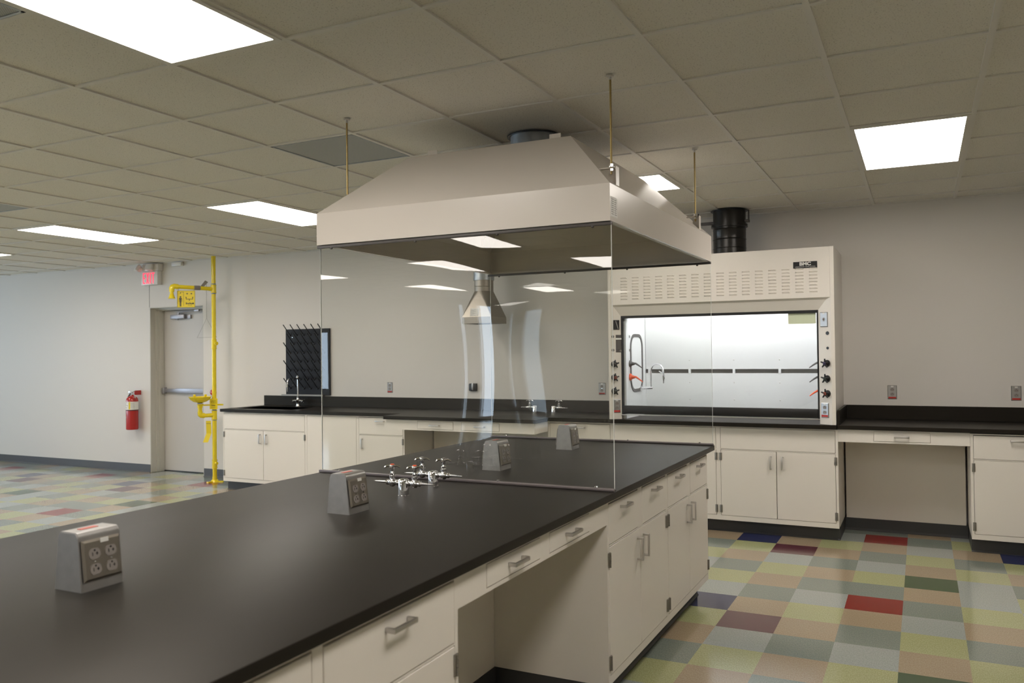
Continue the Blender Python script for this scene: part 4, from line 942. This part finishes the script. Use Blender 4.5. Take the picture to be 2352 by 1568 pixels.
# louvred front panel
b = MB(off); b.box(-1.399, 0.401, -0.1005, -0.080, 1.914, HZ1-0.001)
for c in range(16):
    x0 = -1.318+c*0.1042; x1 = x0+0.071
    for r in range(8):
        z = 1.955+r*0.0262; yy = -0.1005
        zt_, zm_ = z+0.0145, z+0.0115
        A = [(x0+0.003, yy, zm_-0.002), (x0+0.012, yy-0.008, zm_), (x1-0.012, yy-0.008, zm_), (x1-0.003, yy, zm_-0.002)]
        Tt = [(x0+0.003, yy, z+0.001), (x0+0.010, yy, z), (x1-0.010, yy, z), (x1-0.003, yy, z+0.001)]
        U = [(x0+0.012, yy, zt_), (x1-0.012, yy, zt_)]
        b.poly([A[1], A[2], Tt[2], Tt[1]]); b.poly([A[0], A[1], Tt[1], Tt[0]]); b.poly([A[2], A[3], Tt[3], Tt[2]])
        b.poly([A[1], A[2], U[1], U[0]]); b.poly([A[0], A[1], U[0]]); b.poly([A[3], A[2], U[1]])
b.build('louvred_panel', M['cab'], t, False)
b = MB(off); b.prism([(-1.401, -0.080, 1.899), (-1.401, -0.04, 1.819), (-1.401, 0.05, 1.819), (-1.401, 0.05, HZ1-0.002), (-1.401, -0.080, HZ1-0.002)], (1.804, 0, 0))
b.prism([(-1.399, -0.100, 1.9135), (-1.399, -0.080, 1.8985), (-1.399, -0.080, 1.9135)], (1.80, 0, 0)); b.build('header', M['cab'], t, False)
b = MB(off); b.box(HA+0.003, HB_-0.003, 0.05, yb, HZ1-0.02, HZ1-0.001); b.build('top_cover', M['cab'], t, False)
# black sash frame
b = MB(off); y0_, y1_ = -0.039, -0.012
b.box(-1.335, 0.307, y0_, y1_, 1.797, 1.819); b.box(-1.335, -1.318, y0_, y1_, HZ0+0.03, 1.797); b.box(0.294, 0.307, y0_, y1_, HZ0+0.03, 1.797)
b.build('sash_frame', M['black'], t, False)
b = MB(off); b.box(-1.318, 0.294, -0.044, -0.008, 0.960, 1.032, 0.006); b.build('sash_handle', M['black'], t)
b = MB(off); b.box(-1.335, 0.307, -0.05, -0.012, 0.948, 0.955); b.build('airfoil_strip', M['alum'], t, False)
MB(off).box(-1.318, 0.294, -0.026, -0.022, 1.032, 1.797).build('sash_glass', M['wglass'], t, False)
# liner
LX0, LX1, LYB, LZT = -1.300, 0.298, 0.56, 2.22
b = MB(off)
b.box(-1.3160, LX0, -0.011, yb-0.002, HZ0+0.001, LZT); b.box(LX1, 0.3115, 0.046, yb-0.002, HZ0+0.001, LZT); b.box(LX0, LX1, LYB+0.035, yb-0.002, HZ0+0.001, LZT); b.box(-1.3160, 0.3115, 0.052, yb-0.002, LZT, LZT+0.02)
b.build('inner_liner', M['liner'], t, False)
b = MB(off); b.box(LX0+0.003, LX1-0.003, LYB, LYB+0.008, HZ0+0.05, 1.300); b.box(LX0+0.003, LX1-0.003, LYB, LYB+0.008, 1.337, 2.16); bf = b.build('baffle_panel', M['liner'], t, False)
MB(off).box(LX0+0.001, LX1-0.001, LYB+0.028, LYB+0.034, 1.27, 1.37).build('baffle_slot', M['mgrey'], t, False)
for x in (-1.262, -0.880, -0.478, -0.082): MB(off).box(x-0.011, x+0.011, LYB-0.006, LYB+0.027, 1.298, 1.339).build('slot_bracket', M['liner'], t, False)
for x in (-0.88, -0.478, -0.082):
    for z in (1.42, 1.217, 1.062): MB(off).lathe([(0.007, 0), (0.004, 0.003)], (x, LYB, z), (0, -1, 0), 10).build('baffle_bolt', M['white'], t)
MB(off).box(-1.20, 0.20, 0.09, 0.30, LZT-0.012, LZT-0.001).build('hood_lamp', M['hoodlamp'], t, False)
# oval access window on the left liner wall
def stadium(b, x, yc, zc, hy, hz, r, w_, d):
    def ring(hy_, hz_, r_):
        pts = []
        for cy, cz, a0 in ((hy_-r_, hz_-r_, 0), (-hy_+r_, hz_-r_, PI/2), (-hy_+r_, -hz_+r_, PI), (hy_-r_, -hz_+r_, 1.5*PI)):
            for k in range(7):
                a = a0+k*PI/12; pts.append((yc+cy+r_*math.cos(a), zc+cz+r_*math.sin(a)))
        return pts
    A, B_ = ring(hy, hz, r), ring(hy-w_, hz-w_, max(r-w_, 0.01)); n_ = len(A)
    va = [b.bm.verts.new((x+d, y, z)) for y, z in A]; vb = [b.bm.verts.new((x+d, y, z)) for y, z in B_]; vc = [b.bm.verts.new((x, y, z)) for y, z in A]; vd = [b.bm.verts.new((x, y, z)) for y, z in B_]
    for k in range(n_):
        j = (k+1) % n_; b.bm.faces.new((va[k], va[j], vb[j], vb[k])); b.bm.faces.new((va[k], va[j], vc[j], vc[k])); b.bm.faces.new((vb[k], vb[j], vd[j], vd[k]))
b = MB(off); stadium(b, LX0, 0.285, 1.402, 0.182, 0.262, 0.12, 0.026, 0.006); b.build('access_window_gasket', M['dgrey'], t)
# nozzles on both liner walls
for x, sg, zs in ((LX0, 1, ((1.397, 'dgrey'), (1.277, 'orange'))), (LX1, -1, ((1.392, 'dgrey'), (1.272, 'dgrey'), (1.157, 'orange')))):
    for z, c in zs:
        q_ = 1.0 if sg > 0 else 0.85
        b = MB(off); y = 0.095 if sg > 0 else 0.34
        b.lathe([(0.032, 0), (0.030, 0.010), (0.018, 0.020), (0.011, 0.045)], (x, y, z), (sg, 0, 0), 16)
        b.tube([(x+sg*0.04, y, z), (x+sg*0.055*q_, y-0.005, z+0.002), (x+sg*0.085*q_, y-0.02, z-0.014), (x+sg*0.125*q_, y-0.03, z-0.040)], [0.009, 0.009, 0.007, 0.004], 10)
        b.build('hose_nozzle', M[c], t)
for z in (1.638, 1.517): MB(off).lathe([(0.012, 0), (0.012, 0.003)], (LX0, 0.088, z), (1, 0, 0), 14).build('plug', M['mgrey'], t)
# gooseneck inside
b = MB(off); gy = 0.40; gx = LX0
b.lathe([(0.026, 0), (0.026, 0.006), (0.014, 0.012), (0.012, 0.04)], (gx, gy, 1.165), (1, 0, 0), 14); b.cyl((gx+0.03, gy, 1.165), (gx+0.115, gy, 1.170), 0.011, 12)
pth = [(gx+0.10, gy, 1.172), (gx+0.10, gy, 1.32)]
for k in range(1, 12): a = PI-k*PI/12; pth.append((gx+0.10+0.072*(1+math.cos(a)), gy-0.10*(1-math.cos(PI-a))*0.5*1.0, 1.32+0.072*math.sin(a)))
pth += [(gx+0.244, gy-0.10, 1.32), (gx+0.246, gy-0.10, 1.28)]
b.tube(pth, 0.0085, 12); b.lathe([(0.012, 0), (0.013, 0.03), (0.006, 0.045), (0.005, 0.075)], (gx+0.246, gy-0.10, 1.29), (0, 0, -1), 12); b.cyl((gx+0.205, gy-0.10, 1.325), (gx+0.25, gy-0.10, 1.30), 0.005, 8)
b.build('gooseneck', M['chrome'], t)
# card on sash
MB(off).box(0.075, 0.286, -0.0215, -0.0205, 1.712, 1.797).build('card', M['cream'], t, False)
# badge
bd = MB(off).box(0.131, 0.312, -0.1035, -0.1005, 2.150, 2.202, 0.001).build('name_plate', M['black'], t, False)
text('plate_letters', 'BMC', 0.036, M['white'], bd, (0.7215, -0.0040, 1.2685), (PI/2, 0, 0), 1.18, 0.0004, bold=0.0018)
text('plate_lettering', 'LABORATORY FUME HOODS', 0.0105, M['white'], bd, (0.7215, -0.0038, 1.2462), (PI/2, 0, 0), 1.12, 0.0002)
# controls on the slanted posts: local frame along the slanted face
def face_frame(A, B_):
    A, B_ = Vector((*A, 0)), Vector((*B_, 0)); d = (B_-A).normalized(); nrm = Vector((d.y, -d.x, 0)); return A, d, nrm
def on_face(side, px, py, z, push=0.0006):
    """matrix putting a local x/z, -y facing piece on the slanted face at world x,y,z"""
    if side == 'L': A, B_ = (-1.408, -0.10), (-1.336, -0.04)
    else: A, B_ = (0.307, -0.04), (0.404, -0.10)
    a, d, nrm = face_frame(A, B_)
    k = (Vector((px, py, 0))-a).dot(d); p = a+d*k+nrm*push
    ang = math.atan2(d.y, d.x)
    return Matrix.Translation(Vector((p.x, p.y, z))-Vector(off)) @ Matrix.Rotation(ang, 4, 'Z')
def valve(side, x, y, z, col):
    b = MB(); b.lathe([(0.028, 0), (0.026, 0.010), (0.012, 0.014), (0.010, 0.026)], (0, 0, 0), (0, -1, 0), 18)
    for k in range(5):
        a = k*2*PI/5+0.3; b.tube([(0, -0.028, 0), (0.018*math.cos(a), -0.029, 0.018*math.sin(a)), (0.037*math.cos(a), -0.032, 0.037*math.sin(a))], [0.014, 0.0075, 0.0055], 8)
    b.lathe([(0.014, 0.018), (0.017, 0.028), (0.014, 0.035)], (0, 0, 0), (0, -1, 0), 14)
    m_ = on_face(side, x, y, z); b.xf(m_); v = b.build('service_valve', M['black'], hood)
    b = MB(); b.lathe([(0.0115, 0.0345), (0.0115, 0.037), (0.009, 0.0385)], (0, 0, 0), (0, -1, 0), 14); b.xf(m_); b.build('index_button', M[col], v)
for z, c in ((1.397, 'dgrey'), (1.279, 'orange'), (1.160, 'greenb')): valve('L', -1.388, -0.083, z, c)
for z, c in ((1.395, 'purple'), (1.275, 'greenb'), (1.158, 'orange')): valve('R', 0.372, -0.080, z, c)
def piece(name, side, x, y, z, fn, m_, parent=None, smooth=False):
    b = MB(); fn(b); b.xf(on_face(side, x, y, z)); return b.build(name, m_, parent or hood, smooth)
piece('airflow_monitor', 'L', -1.368, -0.067, 1.741, lambda b: b.box(-0.028, 0.028, -0.008, 0, -0.042, 0.042, 0.002), M['black'])
piece('monitor_pointer', 'L', -1.368, -0.067, 1.741, lambda b: b.prism([(-0.010, -0.0085, 0.034), (-0.006, -0.0085, 0.036), (0.016, -0.0085, -0.034), (0.012, -0.0085, -0.036)], (0, -0.002, 0)), M['alum'])
lp = piece('instruction_label', 'L', -1.352, -0.055, 1.576, lambda b: b.box(-0.026, 0.030, -0.0012, 0, -0.077, 0.077), M['dgrey'])
piece('label_header', 'L', -1.352, -0.055, 1.576, lambda b: b.box(-0.026, 0.030, -0.0016, -0.001, 0.035, 0.050), M['paper'], lp)
def prn(b):
    for k in range(7): b.box(-0.014, 0.024, -0.0016, -0.001, -0.045+k*0.011, -0.043+k*0.011)
    b.lathe([(0.010, 0.001), (0.010, 0.0018)], (0.018, 0, -0.062), (0, -1, 0), 12)
piece('label_print', 'L', -1.352, -0.055, 1.576, prn, M['mgrey'], lp)
for z in (1.638, 1.519): piece('plug', 'L', -1.394, -0.088, z, lambda b: b.lathe([(0.013, 0), (0.012, 0.004)], (0, 0, 0), (0, -1, 0), 14), M['slot'], None, True)
for z, r_ in ((1.632, 0.015), (1.515, 0.011)): piece('plug', 'R', 0.377, -0.084, z, lambda b, r_=r_: b.lathe([(r_, 0), (r_*0.9, 0.004)], (0, 0, 0), (0, -1, 0), 14), M['black'], None, True)
def hood_outlet(side, x, y, z, toggle, red):
    pl = piece('outlet_plate', side, x, y, z, lambda b: plate_mesh(b, 0.071, 0.116), M['chromed'])
    if toggle:
        piece('switch_toggle', side, x, y, z, lambda b: (b.box(-0.006, 0.006, -0.009, -0.005, -0.014, 0.014), b.box(-0.004, 0.004, -0.018, -0.006, -0.002, 0.007)), M['recept'], pl)
    else:
        for q_ in (1, -1):
            d, g = MB(), MB(); receptacle(d, g, 0, 0.003, 1, -0.0055, (q_,)); m_ = on_face(side, x, y, z); d.xf(m_); g.xf(m_); g.build('receptacle', M['recept'], pl); d.build('socket_slots', M['black'], pl, False)
    if red: piece('red_label', side, x, y, z, lambda b: b.box(-0.029, 0.029, -0.0068, -0.0055, -0.052, -0.036), M['redlab'], pl)
    piece('white_label', side, x, y, z, lambda b: b.box(-0.010, 0.010, -0.0068, -0.0055, 0.044, 0.053), M['paper'], pl)
hood_outlet('L', -1.371, -0.070, 1.028, False, True)
hood_outlet('R', 0.353, -0.068, 1.740, True, False)
hood_outlet('R', 0.350, -0.066, 1.026, False, True)
# duct above the hood
t = thing('exhaust_duct', 'shiny black round duct between the fume hood top and the ceiling', 'duct', (-0.447, 0.30, HZ1))
b = MB(); hh = H-HZ1-0.002
b.lathe([(0.143, 0.001), (0.143, 0.02), (0.139, 0.022), (0.139, 0.075), (0.142, 0.078), (0.139, 0.081), (0.139, 0.15), (0.143, 0.155), (0.139, 0.16), (0.139, 0.235), (0.142, 0.24), (0.1385, 0.245), (0.1385, hh)], n=40); b.build('duct_pipe', M['blackm'], t)
b = MB(); b.lathe([(0.155, 0), (0.155, 0.022)], (0, 0, 0.262), (0, 0, 1), 40); b.build('flange', M['blackm'], t)
b = MB(); b.box(-0.30, 0.17, -0.03, 0.03, 0.30, 0.32); b.cyl((-0.27, 0, 0.32), (-0.27, 0, hh), 0.006, 8); b.cyl((0.165, -0.0, 0.32), (0.165, 0, hh), 0.006, 8); b.build('support_strut', M['dgrey'], t, False)
b = MB(); b.lathe([(0.158, 0), (0.158, 0.003)], (0, 0, hh-0.003), (0, 0, 1), 40); b.build('dark_ceiling_disc', M['black'], t)
